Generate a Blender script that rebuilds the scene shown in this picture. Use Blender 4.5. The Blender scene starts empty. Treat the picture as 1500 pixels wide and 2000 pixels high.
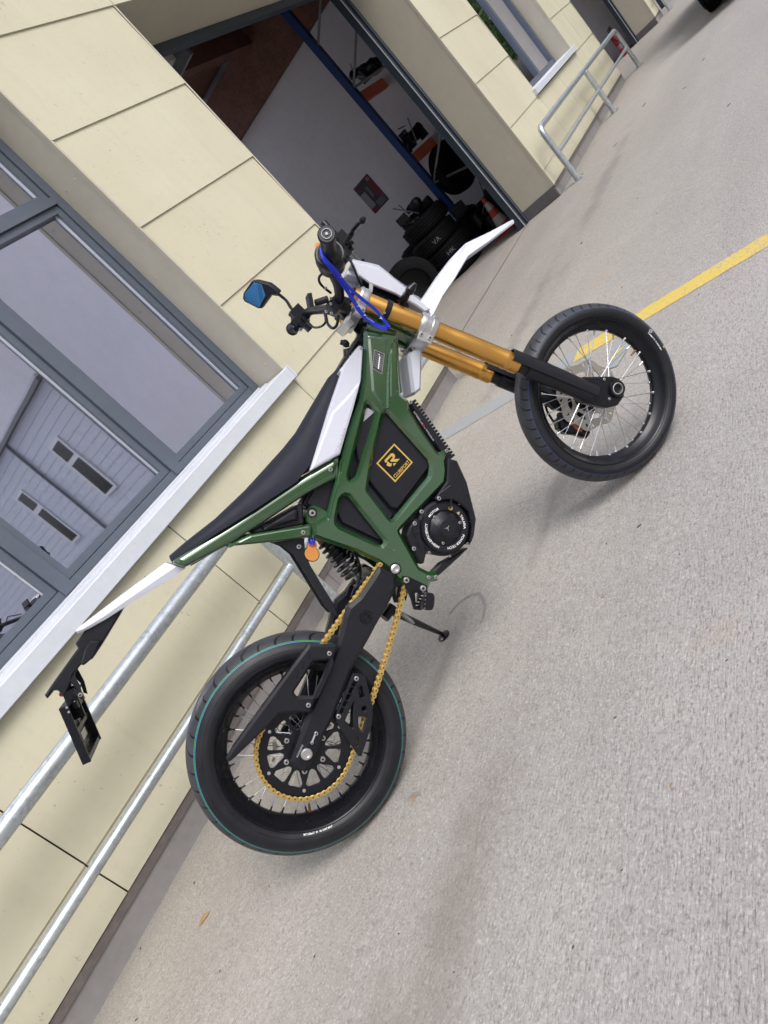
import bpy, bmesh, math, random
from mathutils import Vector, Matrix, geometry
random.seed(7)
R = math.radians
V = Vector
SC = bpy.context.scene
COL = SC.collection

# ------------------------------------------------------------------ camera
CAMZ = 1.0795
RW = ((0.370961, -0.615884, -0.695036), (-0.659612, 0.352082, -0.664041), (0.653682, 0.704787, -0.275636))
def orth(r):
    a = V(r[0]).normalized(); c = V(r[2]); c = (c - a * c.dot(a)).normalized(); b = c.cross(a)
    return a, b, c
CX, CY, CZ = orth(RW)                      # camera right, down and forward directions in the world
FOC = 1320.0                               # focal length in pixels of a 1500 px wide frame
CAM = V((0, 0, CAMZ))
cam = bpy.data.cameras.new('camera')
camo = bpy.data.objects.new('camera', cam); COL.objects.link(camo)
cam.sensor_fit = 'HORIZONTAL'; cam.sensor_width = 36.0; cam.lens = FOC / 1500 * 36
cam.clip_start = 0.05; cam.clip_end = 400
m = Matrix(((CX.x, -CY.x, -CZ.x), (CX.y, -CY.y, -CZ.y), (CX.z, -CY.z, -CZ.z)))
camo.matrix_world = Matrix.Translation(CAM) @ m.to_4x4()
SC.camera = camo
SC.render.resolution_x = 768; SC.render.resolution_y = 1024

# ------------------------------------------------------------------ light
SUN_EL, SUN_AZ = R(51), R(192)             # azimuth measured from +Y towards +X
w = bpy.data.worlds.new('World'); SC.world = w; w.use_nodes = True
nt = w.node_tree; nt.nodes.clear()
sky = nt.nodes.new('ShaderNodeTexSky'); sky.sky_type = 'NISHITA'; sky.sun_disc = False
sky.sun_elevation = SUN_EL; sky.sun_rotation = SUN_AZ; sky.air_density = 1.0; sky.dust_density = 4.0; sky.ozone_density = 1.0
hs = nt.nodes.new('ShaderNodeHueSaturation'); hs.inputs['Saturation'].default_value = 0.52
bg = nt.nodes.new('ShaderNodeBackground'); bg.inputs[1].default_value = 0.15
wo = nt.nodes.new('ShaderNodeOutputWorld')
nt.links.new(sky.outputs[0], hs.inputs['Color'])
# overcast sky: brightest overhead, darker to the horizon, with soft cloud structure
tc = nt.nodes.new('ShaderNodeTexCoord'); sx = nt.nodes.new('ShaderNodeSeparateXYZ'); nt.links.new(tc.outputs['Generated'], sx.inputs[0])
mr = nt.nodes.new('ShaderNodeMapRange'); mr.inputs[1].default_value = 0; mr.inputs[2].default_value = 1; mr.inputs[3].default_value = .48; mr.inputs[4].default_value = 1.75; nt.links.new(sx.outputs[2], mr.inputs[0])
nz = nt.nodes.new('ShaderNodeTexNoise'); nz.inputs['Scale'].default_value = 2.6; nz.inputs['Detail'].default_value = 4; nt.links.new(tc.outputs['Generated'], nz.inputs['Vector'])
mr2 = nt.nodes.new('ShaderNodeMapRange'); mr2.inputs[1].default_value = .35; mr2.inputs[2].default_value = .65; mr2.inputs[3].default_value = .80; mr2.inputs[4].default_value = 1.20; nt.links.new(nz.outputs['Fac'], mr2.inputs[0])
mm = nt.nodes.new('ShaderNodeMath'); mm.operation = 'MULTIPLY'; nt.links.new(mr.outputs[0], mm.inputs[0]); nt.links.new(mr2.outputs[0], mm.inputs[1])
vm = nt.nodes.new('ShaderNodeVectorMath'); vm.operation = 'SCALE'; nt.links.new(hs.outputs[0], vm.inputs[0]); nt.links.new(mm.outputs[0], vm.inputs['Scale'])
nt.links.new(vm.outputs[0], bg.inputs[0]); nt.links.new(bg.outputs[0], wo.inputs[0])
sl = bpy.data.lights.new('sun', 'SUN'); sl.energy = 1.25; sl.angle = R(28); sl.color = (1.0, 0.975, 0.95)
so = bpy.data.objects.new('sun', sl); COL.objects.link(so)
sd = V((math.sin(SUN_AZ) * math.cos(SUN_EL), math.cos(SUN_AZ) * math.cos(SUN_EL), math.sin(SUN_EL)))
so.rotation_euler = sd.to_track_quat('Z', 'Y').to_euler(); so.location = (0, -4, 8)
SC.view_settings.view_transform = 'Standard'; SC.view_settings.look = 'None'
SC.view_settings.exposure = 0.20; SC.view_settings.gamma = 1.0
SC.render.engine = 'CYCLES'
SC.cycles.max_bounces = 8; SC.cycles.transparent_max_bounces = 12

# ------------------------------------------------------------------ materials
def nodes(name):
    mt = bpy.data.materials.new(name); mt.use_nodes = True
    t = mt.node_tree; t.nodes.clear()
    o = t.nodes.new('ShaderNodeOutputMaterial'); b = t.nodes.new('ShaderNodeBsdfPrincipled')
    t.links.new(b.outputs[0], o.inputs[0])
    return mt, t, b, o
def N(t, typ, **kw):
    n = t.nodes.new('ShaderNode' + typ)
    for k, v in kw.items():
        if k in n.inputs.keys(): n.inputs[k].default_value = v
        else: setattr(n, k, v)
    return n
def MA(t, op, a, b=None, c=None):
    n = t.nodes.new('ShaderNodeMath'); n.operation = op
    for i, v in enumerate((a, b, c)):
        if v is None: continue
        if isinstance(v, (int, float)): n.inputs[i].default_value = v
        else: t.links.new(v, n.inputs[i])
    return n.outputs[0]
def MIX(t, f, a, b):
    n = t.nodes.new('ShaderNodeMix'); n.data_type = 'RGBA'
    for i, v in ((0, f), (6, a), (7, b)):
        if isinstance(v, (int, float)): n.inputs[i].default_value = v
        elif isinstance(v, tuple): n.inputs[i].default_value = (*v, 1)
        else: t.links.new(v, n.inputs[i])
    return n.outputs[2]
def coords(t, scale=(1, 1, 1)):
    c = N(t, 'TexCoord'); mp = N(t, 'Mapping'); mp.inputs['Scale'].default_value = scale
    t.links.new(c.outputs['Object'], mp.inputs[0]); return mp.outputs[0]
def noise(t, vec, scale, detail=4, rough=.55):
    n = N(t, 'TexNoise', Scale=scale, Detail=detail, Roughness=rough); t.links.new(vec, n.inputs['Vector']); return n.outputs['Fac']
def ramp(t, f, lo, hi):
    n = N(t, 'MapRange'); n.inputs[1].default_value = lo; n.inputs[2].default_value = hi
    t.links.new(f, n.inputs[0]); return n.outputs[0]
def bump(t, b, h, dist, strength=1.0):
    n = N(t, 'Bump', Strength=strength, Distance=dist); t.links.new(h, n.inputs['Height']); t.links.new(n.outputs[0], b.inputs['Normal'])
MC = {}
def mat(name, col, rough=.5, metal=0.0, var=.12, vs=18, bmp=0.0, bs=200, rv=.12, coat=0.0, spec=None):
    if name in MC: return MC[name]
    mt, t, b, o = nodes(name)
    v = coords(t)
    f = noise(t, v, vs)
    f2 = noise(t, v, vs * 5.3, 3)
    k = MA(t, 'MULTIPLY', MA(t, 'ADD', f, f2), .5)
    lo = tuple(c * (1 - var) for c in col); hi = tuple(min(1, c * (1 + var)) for c in col)
    t.links.new(MIX(t, ramp(t, k, .35, .65), lo, hi), b.inputs['Base Color'])
    t.links.new(MA(t, 'ADD', MA(t, 'MULTIPLY', MA(t, 'SUBTRACT', f, .5), rv * 2), rough), b.inputs['Roughness'])
    b.inputs['Metallic'].default_value = metal
    if spec is not None: b.inputs['Specular IOR Level'].default_value = spec
    if coat: b.inputs['Coat Weight'].default_value = coat; b.inputs['Coat Roughness'].default_value = .08; b.inputs['Coat IOR'].default_value = 1.5 + .35 * (coat > .9)
    if bmp: bump(t, b, noise(t, v, bs, 5), bmp)
    MC[name] = mt; return mt

def m_concrete():
    mt, t, b, o = nodes('concrete'); v = coords(t)
    vr = coords(t, (.10, 1.0, 1)); sy = N(t, 'SeparateXYZ'); t.links.new(v, sy.inputs[0]); X, Y = sy.outputs[0], sy.outputs[1]
    big = noise(t, v, .55, 5, .6); mid = noise(t, v, 3.2, 6, .65); fine = noise(t, v, 48, 5, .75); sp = noise(t, v, 150, 3, .6)
    streak = noise(t, vr, 3.0, 5, .6)
    br = noise(t, coords(t, (.13, 1.0, 1)), 210, 3, .65)           # broom marks, drawn along the wall
    fl = noise(t, coords(t, (.32, 1.0, 1)), 185, 3, .6)            # dark flecks stretched the same way
    far = ramp(t, MA(t, 'ADD', Y, MA(t, 'MULTIPLY', big, -.9)), 1.1, .0)     # coarser away from the wall
    c = MIX(t, ramp(t, big, .3, .7), (.350, .328, .312), (.430, .408, .392))
    c = MIX(t, MA(t, 'MULTIPLY', ramp(t, streak, .47, .74), .50), c, (.285, .262, .252))
    c = MIX(t, MA(t, 'MULTIPLY', ramp(t, mid, .5, .78), .42), c, (.475, .455, .435))
    sy2 = MA(t, 'ADD', Y, MA(t, 'MULTIPLY', mid, .9))
    c = MIX(t, MA(t, 'MULTIPLY', ramp(t, sy2, 1.2, 2.9), .85), c, MIX(t, mid, (.345, .305, .250), (.470, .435, .370)))
    st = noise(t, coords(t, (.16, .75, 1)), 1.5, 4, .55)
    c = MIX(t, MA(t, 'MULTIPLY', ramp(t, st, .48, .70), .42), c, (.245, .222, .212))
    c = MIX(t, MA(t, 'MULTIPLY', far, .22), c, (.52, .50, .49)); c = MIX(t, MA(t, 'MULTIPLY', ramp(t, X, 3.5, 8.0), .32), c, (.27, .25, .245))
    c = MIX(t, MA(t, 'MULTIPLY', ramp(t, fine, .50, .70), .45), c, (.225, .205, .195))
    c = MIX(t, MA(t, 'MULTIPLY', ramp(t, fine, .46, .30), .35), c, (.56, .54, .52))
    c = MIX(t, MA(t, 'MULTIPLY', ramp(t, sp, .56, .68), .55), c, (.16, .145, .135))
    c = MIX(t, MA(t, 'MULTIPLY', ramp(t, sp, .44, .34), .45), c, (.62, .60, .58))
    c = MIX(t, MA(t, 'MULTIPLY', ramp(t, br, .52, .72), MA(t, 'ADD', MA(t, 'MULTIPLY', far, .35), .12)), c, (.20, .185, .175))
    c = MIX(t, MA(t, 'MULTIPLY', ramp(t, fl, .57, .66), MA(t, 'ADD', MA(t, 'MULTIPLY', far, .55), .08)), c, (.105, .092, .085))
    ru = noise(t, v, 2.1, 3, .5)
    c = MIX(t, MA(t, 'MULTIPLY', ramp(t, ru, .66, .78), .30), c, (.42, .30, .19))
    def spot(x, y, rx, ry, col, amt, cc):          # a stain with its own outline
        d = MA(t, 'ADD', MA(t, 'POWER', MA(t, 'DIVIDE', MA(t, 'SUBTRACT', X, x), rx), 2.0), MA(t, 'POWER', MA(t, 'DIVIDE', MA(t, 'SUBTRACT', Y, y), ry), 2.0))
        d = MA(t, 'ADD', MA(t, 'SQRT', d), MA(t, 'MULTIPLY', MA(t, 'SUBTRACT', mid, .5), 2.2))
        return MIX(t, MA(t, 'MULTIPLY', ramp(t, d, 1.0, .25), amt), cc, col)
    c = spot(.46, 1.25, .34, .12, (.22, .19, .16), .52, c); c = spot(.16, 1.36, .24, .10, (.22, .19, .155), .45, c)
    c = spot(.722, 1.523, .022, .016, (.40, .22, .10), .8, c); c = spot(1.15, 1.62, .26, .05, (.20, .18, .165), .5, c)
    c = spot(1.9, 1.35, .55, .05, (.23, .205, .19), .45, c); c = spot(4.2, 2.2, 1.4, .09, (.23, .205, .195), .5, c); c = spot(6.6, 2.0, 1.8, .12, (.22, .20, .19), .5, c)
    pit = N(t, 'TexVoronoi', Scale=7.0); pit.inputs['Randomness'].default_value = 1.0
    dv = N(t, 'Mapping'); dv.inputs['Scale'].default_value = (1.1, 2.6, 1); dv.inputs['Rotation'].default_value = (0, 0, .12)
    wn = N(t, 'TexNoise', Scale=1.1, Detail=2.0); t.links.new(v, wn.inputs['Vector'])
    ad = N(t, 'VectorMath'); ad.operation = 'ADD'; t.links.new(v, ad.inputs[0]); t.links.new(wn.outputs['Color'], ad.inputs[1]); t.links.new(ad.outputs[0], dv.inputs[0])
    t.links.new(dv.outputs[0], pit.inputs['Vector'])
    pcl = N(t, 'SeparateColor'); t.links.new(pit.outputs['Color'], pcl.inputs[0])
    pm = MA(t, 'LESS_THAN', pit.outputs['Distance'], MA(t, 'MULTIPLY', pcl.outputs[1], .060))
    pn = MA(t, 'GREATER_THAN', pcl.outputs[0], .82)
    c = MIX(t, MA(t, 'MULTIPLY', MA(t, 'MULTIPLY', pm, pn), .8), c, (.085, .072, .065))
    sc_ = N(t, 'VectorMath'); sc_.operation = 'MULTIPLY'; sc_.inputs[1].default_value = (.80, .815, .83); t.links.new(c, sc_.inputs[0]); c = sc_.outputs[0]      # overall tone of the slab
    t.links.new(c, b.inputs['Base Color']); b.inputs['Roughness'].default_value = .86
    b.inputs['Specular IOR Level'].default_value = .25
    h = MA(t, 'ADD', MA(t, 'MULTIPLY', fine, .6), MA(t, 'ADD', MA(t, 'MULTIPLY', br, .6), MA(t, 'MULTIPLY', sp, .5)))
    bump(t, b, h, .004, 1.0)
    return mt
def m_panel():
    mt, t, b, o = nodes('cream_panel'); v = coords(t)
    big = noise(t, v, 1.3, 4); fine = noise(t, v, 30, 4); sp = noise(t, coords(t, (1, 1, .6)), 75, 2)
    patch = noise(t, v, 3.0, 2); run = noise(t, coords(t, (9, 9, .55)), 1.6, 5, .65); ge = N(t, 'NewGeometry')
    c = MIX(t, ramp(t, big, .3, .7), (.480, .455, .340), (.545, .525, .405))
    c = MIX(t, MA(t, 'MULTIPLY', ge.outputs['Random Per Island'], .22), c, (.44, .41, .30))
    c = MIX(t, MA(t, 'MULTIPLY', ramp(t, run, .48, .78), .20), c, (.36, .34, .26))
    c = MIX(t, MA(t, 'MULTIPLY', ramp(t, fine, .5, .75), .15), c, (.37, .34, .265))
    sc = MA(t, 'MULTIPLY', ramp(t, sp, .68, .74), ramp(t, patch, .47, .60))
    c = MIX(t, MA(t, 'MULTIPLY', sc, .6), c, (.20, .18, .13))
    t.links.new(c, b.inputs['Base Color']); b.inputs['Roughness'].default_value = .72
    b.inputs['Specular IOR Level'].default_value = .3
    bump(t, b, fine, .0008, .5)
    return mt
def m_worn(name, col):
    mt, t, b, o = nodes(name); v = coords(t); n = noise(t, v, 70, 5, .7); n2 = noise(t, v, 6, 4, .6); br = noise(t, coords(t, (.13, 1, 1)), 210, 3, .65)
    c = MIX(t, n2, tuple(x * .82 for x in col), tuple(min(1, x * 1.12) for x in col))
    wear = MA(t, 'ADD', MA(t, 'MULTIPLY', n, .6), MA(t, 'ADD', MA(t, 'MULTIPLY', n2, .35), MA(t, 'MULTIPLY', br, .25)))
    c = MIX(t, MA(t, 'MULTIPLY', ramp(t, wear, .60, .69), .85), c, (.28, .265, .255))
    t.links.new(c, b.inputs['Base Color']); b.inputs['Roughness'].default_value = .8; bump(t, b, n, .003, .8)
    return mt
def m_galv():
    mt, t, b, o = nodes('galvanised_steel'); v = coords(t)
    vo = N(t, 'TexVoronoi', Scale=95.0); t.links.new(v, vo.inputs['Vector'])
    n = noise(t, v, 14, 5); dr = noise(t, coords(t, (1, 1, 1)), 45, 4)
    vf = N(t, 'SeparateColor'); t.links.new(vo.outputs['Color'], vf.inputs[0])
    c = MIX(t, vf.outputs[0], (.36, .40, .43), (.60, .64, .67))
    c = MIX(t, ramp(t, n, .35, .7), c, (.50, .55, .59))
    c = MIX(t, MA(t, 'MULTIPLY', ramp(t, dr, .62, .72), .4), c, (.30, .33, .35))
    t.links.new(c, b.inputs['Base Color']); b.inputs['Metallic'].default_value = .75
    t.links.new(MA(t, 'ADD', MA(t, 'MULTIPLY', n, .22), .22), b.inputs['Roughness'])
    bump(t, b, MA(t, 'ADD', n, MA(t, 'MULTIPLY', dr, .5)), .0012, .6)
    return mt
def m_gold():
    mt, t, b, o = nodes('gold_anodised'); v = coords(t)
    n = noise(t, v, 30, 3)
    t.links.new(MIX(t, n, (.62, .32, .075), (.68, .365, .09)), b.inputs['Base Color'])
    b.inputs['Metallic'].default_value = .9; b.inputs['Roughness'].default_value = .30
    b.inputs['Coat Weight'].default_value = .15
    return mt
def m_tyre(name, nblk, stripes, sweep=.5):
    mt, t, b, o = nodes(name)
    uv = N(t, 'UVMap'); sx = N(t, 'SeparateXYZ'); t.links.new(uv.outputs[0], sx.inputs[0])
    u, vv = sx.outputs[0], sx.outputs[1]                     # u turns round the wheel, vv metres along the tyre's section (0 = crown)
    av = MA(t, 'ABSOLUTE', vv)
    sgn = MA(t, 'SIGN', vv)
    inn = MA(t, 'MAXIMUM', MA(t, 'SUBTRACT', .044, av), 0.0)
    cur = MA(t, 'ADD', MA(t, 'MULTIPLY', MA(t, 'POWER', MA(t, 'MULTIPLY', inn, 27.0), 2.6), sweep), MA(t, 'MULTIPLY', sgn, .25))
    g = MA(t, 'FRACT', MA(t, 'ADD', MA(t, 'MULTIPLY', u, float(nblk)), cur))
    d = MA(t, 'ABSOLUTE', MA(t, 'SUBTRACT', g, .5))
    line = ramp(t, d, .040, .024)
    lim = MA(t, 'MULTIPLY', ramp(t, av, .0065, .0095), ramp(t, av, .0475, .0455))
    groove = MA(t, 'MULTIPLY', line, lim)
    g2 = MA(t, 'FRACT', MA(t, 'ADD', MA(t, 'ADD', MA(t, 'MULTIPLY', u, float(nblk)), cur), .5))
    d2 = MA(t, 'ABSOLUTE', MA(t, 'SUBTRACT', g2, .5))
    groove2 = MA(t, 'MULTIPLY', ramp(t, d2, .032, .018), MA(t, 'MULTIPLY', ramp(t, av, .024, .027), ramp(t, av, .0475, .0455)))
    gr = MA(t, 'MAXIMUM', groove, groove2)
    v = coords(t); n = noise(t, v, 22, 5); n2 = noise(t, v, 160, 3)
    tread = ramp(t, av, .050, .047)
    rub = MIX(t, ramp(t, n, .3, .7), (.006, .0066, .009), (.011, .0125, .017))
    trc = MIX(t, ramp(t, n, .3, .7), (.028, .030, .038), (.042, .045, .056))
    c = MIX(t, tread, rub, trc)
    c = MIX(t, gr, c, (.003, .003, .004))
    side = ramp(t, vv, .001, .002)
    for pos, wd, col, amt in stripes:
        s = MA(t, 'MULTIPLY', ramp(t, MA(t, 'ABSOLUTE', MA(t, 'SUBTRACT', av, pos)), wd * .6, wd * .45), amt)
        c = MIX(t, s, c, col)
    t.links.new(c, b.inputs['Base Color'])
    t.links.new(MA(t, 'ADD', MA(t, 'MULTIPLY', n, .2), .38), b.inputs['Roughness'])
    b.inputs['Specular IOR Level'].default_value = .36
    rib = MA(t, 'MULTIPLY', MA(t, 'ADD', ramp(t, MA(t, 'ABSOLUTE', MA(t, 'SUBTRACT', av, .093)), .0009, .0004), ramp(t, MA(t, 'ABSOLUTE', MA(t, 'SUBTRACT', av, .072)), .0006, .0003)), .25)
    h = MA(t, 'ADD', MA(t, 'SUBTRACT', MA(t, 'MULTIPLY', n2, .04), gr), rib)
    bump(t, b, h, .004, 1.0)
    return mt
def m_glass(name, col=(1, 1, 1), ior=1.52, boost=1.0):
    mt, t, b, o = nodes(name); t.nodes.remove(b)
    tr = N(t, 'BsdfTransparent'); tr.inputs[0].default_value = (*col, 1)
    gl = N(t, 'BsdfGlossy'); gl.inputs['Roughness'].default_value = .015
    gl.inputs['Color'].default_value = (.84, .86, 1.0, 1)
    n = noise(t, coords(t), 1.2, 2)
    bp = N(t, 'Bump', Strength=.25, Distance=.004); t.links.new(n, bp.inputs['Height']); t.links.new(bp.outputs[0], gl.inputs['Normal'])
    fr = N(t, 'Fresnel', IOR=ior)
    mx = N(t, 'MixShader')
    t.links.new(MA(t, 'MINIMUM', MA(t, 'MULTIPLY', fr.outputs[0], boost), 1.0), mx.inputs[0])
    t.links.new(tr.outputs[0], mx.inputs[1]); t.links.new(gl.outputs[0], mx.inputs[2]); t.links.new(mx.outputs[0], o.inputs[0])
    return mt
def m_foliage(name, a, bcol):
    mt, t, b, o = nodes(name); v = coords(t)
    oi = N(t, 'NewGeometry')
    n = noise(t, v, 1.4, 4)
    k = MA(t, 'ADD', MA(t, 'MULTIPLY', n, .7), MA(t, 'MULTIPLY', oi.outputs['Random Per Island'], .35))
    t.links.new(MIX(t, k, a, bcol), b.inputs['Base Color']); b.inputs['Roughness'].default_value = .6
    return mt

M = dict(
    concrete=m_concrete(), panel=m_panel(), galv=m_galv(), gold=m_gold(),
    green=mat('green_paint', (.016, .066, .018), .22, .25, .08, 8, coat=1.0, rv=.03),
    reveal=mat('taupe_reveal', (.430, .400, .325), .75, 0, .05, 3, .0006, 300),
    ledge=mat('brown_ledge', (.130, .112, .106), .8, 0, .2, 9), plinth=mat('grey_plinth', (.225, .212, .214), .8, 0, .10, 4, .001, 120),
    dplinth=mat('dark_skirting', (.100, .092, .102), .7, 0, .12, 5),
    back=mat('dark_backing', (.035, .033, .030), .9),
    frame=mat('slate_window_frame', (.088, .106, .136), .42, .1, .05, 5, rv=.03),
    fdark=mat('dark_door_frame', (.030, .042, .058), .35, .2, .08, 6),
    bead=mat('silver_bead', (.62, .64, .68), .4, .5, .02, rv=.01),
    sill=mat('white_sill', (.50, .53, .58), .45, .0, .04, 6),
    whitep=mat('white_plastic', (.53, .55, .63), .36, 0, .02, 10, coat=.12, rv=.03),
    black=mat('black_plastic', (.0085, .0092, .0135), .36, 0, .12, 20, .0003, 500, spec=.32, rv=.05),
    blackg=mat('black_gloss', (.007, .007, .010), .24, 0, .1, 20, spec=.35, rv=.03),
    blackm=mat('black_metal', (.008, .0085, .012), .28, .25, .12, 25, spec=.40, rv=.04),
    seat=mat('seat_vinyl', (.010, .012, .022), .60, 0, .10, 30, .0004, 900, spec=.25),
    silver=mat('brushed_aluminium', (.60, .60, .60), .30, .92, .03, 40, rv=.03),
    chrome=mat('bright_spoke_steel', (.60, .63, .68), .24, .95, .05, 60, rv=.03),
    steel=mat('bolt_steel', (.50, .50, .50), .30, .9, .08, 60),
    discm=mat('brake_disc_steel', (.46, .43, .39), .38, .85, .08, 40),
    chain=mat('gold_chain', (.58, .41, .13), .36, .75, .18, 120),
    chaind=mat('chain_pin', (.17, .085, .03), .5, .5, .1, 50),
    orange=mat('orange_reflector', (.50, .205, .045), .33, 0, .05, 20, coat=.5),
    orange2=mat('orange_paint', (.48, .13, .035), .45, 0, .10, 20),
    amber=mat('amber_lens', (.80, .22, .03), .2, 0, .05, 20, coat=.4),
    blue=mat('blue_lanyard', (.012, .035, .62), .62, 0, .12, 90, .0004, 900),
    mirror=mat('blue_mirror_glass', (.075, .27, .56), .10, .70, .02, 5, rv=.01),
    lens=m_glass('clear_lens', (.85, .87, .88), 1.45, 1.2),
    glass=m_glass('window_glass', (.74, .78, .78), 1.52, 13.0),
    redp=mat('red_paint', (.33, .02, .02), .3, 0, .1, 10, coat=.4),
    yellow=m_worn('yellow_line_paint', (.56, .42, .09)),
    greyp=m_worn('grey_line_paint', (.265, .285, .305)),
    iwall=mat('interior_plaster', (.66, .66, .70), .85, 0, .05, 2),
    iwall2=mat('interior_office_wall', (.50, .48, .42), .85, 0, .05, 2),
    brown=mat('brown_timber', (.150, .070, .050), .75, 0, .35, 5, .002, 30),
    rackblue=mat('rack_blue', (.012, .045, .17), .4, .1, .1, 9),
    rackor=mat('rack_orange', (.80, .17, .05), .45, .1, .12, 9),
    rackgrey=mat('rack_galvanised', (.22, .23, .25), .45, .6, .1, 20),
    oldtyre=mat('old_tyre_rubber', (.0045, .005, .0065), .75, 0, .25, 12, .002, 80, spec=.2),
    junk=mat('dark_machine_parts', (.006, .0065, .009), .5, .4, .3, 20),
    white=mat('white_print', (.80, .80, .80), .6, 0, .02),
    goldp=mat('gold_print', (.55, .37, .085), .4, .3, .05),
    redpr=mat('red_print', (.45, .03, .05), .6), dredpr=mat('dull_red_print', (.16, .012, .03), .7), dgreypr=mat('dull_grey_print', (.22, .22, .25), .7), conered=mat('dimmed_cone_red', (.42, .06, .03), .6), conewhite=mat('dimmed_cone_white', (.42, .40, .40), .6), scuff=mat('scuffed_concrete', (.215, .20, .195), .85, 0, .15, 40), darkpr=mat('dark_print', (.03, .03, .035), .6),  # cone red and white carry the garage's dimness in their colour
    greypr=mat('grey_print', (.35, .35, .38), .6),
    cladding=mat('white_cladding', (.66, .68, .74), .7, 0, .04, 2), render=mat('white_render', (.82, .81, .84), .8, 0, .05, 1),
    pipe=mat('grey_downpipe', (.20, .20, .21), .5),
    dglass=mat('dark_window_glass', (.03, .035, .04), .1, 0, .05, spec=.7),
    bark=mat('bark', (.085, .062, .045), .9, 0, .3, 12, .01, 20),
    leaf=m_foliage('leaf_green', (.035, .085, .015), (.11, .20, .035)),
    roof=mat('red_roof_tiles', (.30, .10, .06), .8, 0, .2, 4),
    carp=mat('dark_car_paint', (.03, .033, .04), .25, .3, .05, 5, coat=.8),
    leafscrap=mat('rotten_leaf', (.075, .058, .045), .9, 0, .2, 80), leafdry=mat('dry_leaf', (.27, .17, .065), .8, 0, .2, 80),
    redtl=mat('red_lens', (.13, .006, .01), .2, 0, .1, 20, coat=.5),
    blind=mat('grey_blind', (.36, .36, .34), .8, 0, .05, 3),
    weld=mat('weld_bead', (.055, .125, .060), .34, .3, .35, 260, .0025, 260, coat=.4),
    tyre_r=m_tyre('rear_tyre_rubber', 19, ((.0482, .0015, (.05, .42, .10), .75), (.0516, .0016, (.08, .30, .60), .72))),
    tyre_f=m_tyre('front_tyre_rubber', 27, ((.0480, .0018, (.04, .055, .28), .50),)),
)

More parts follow.
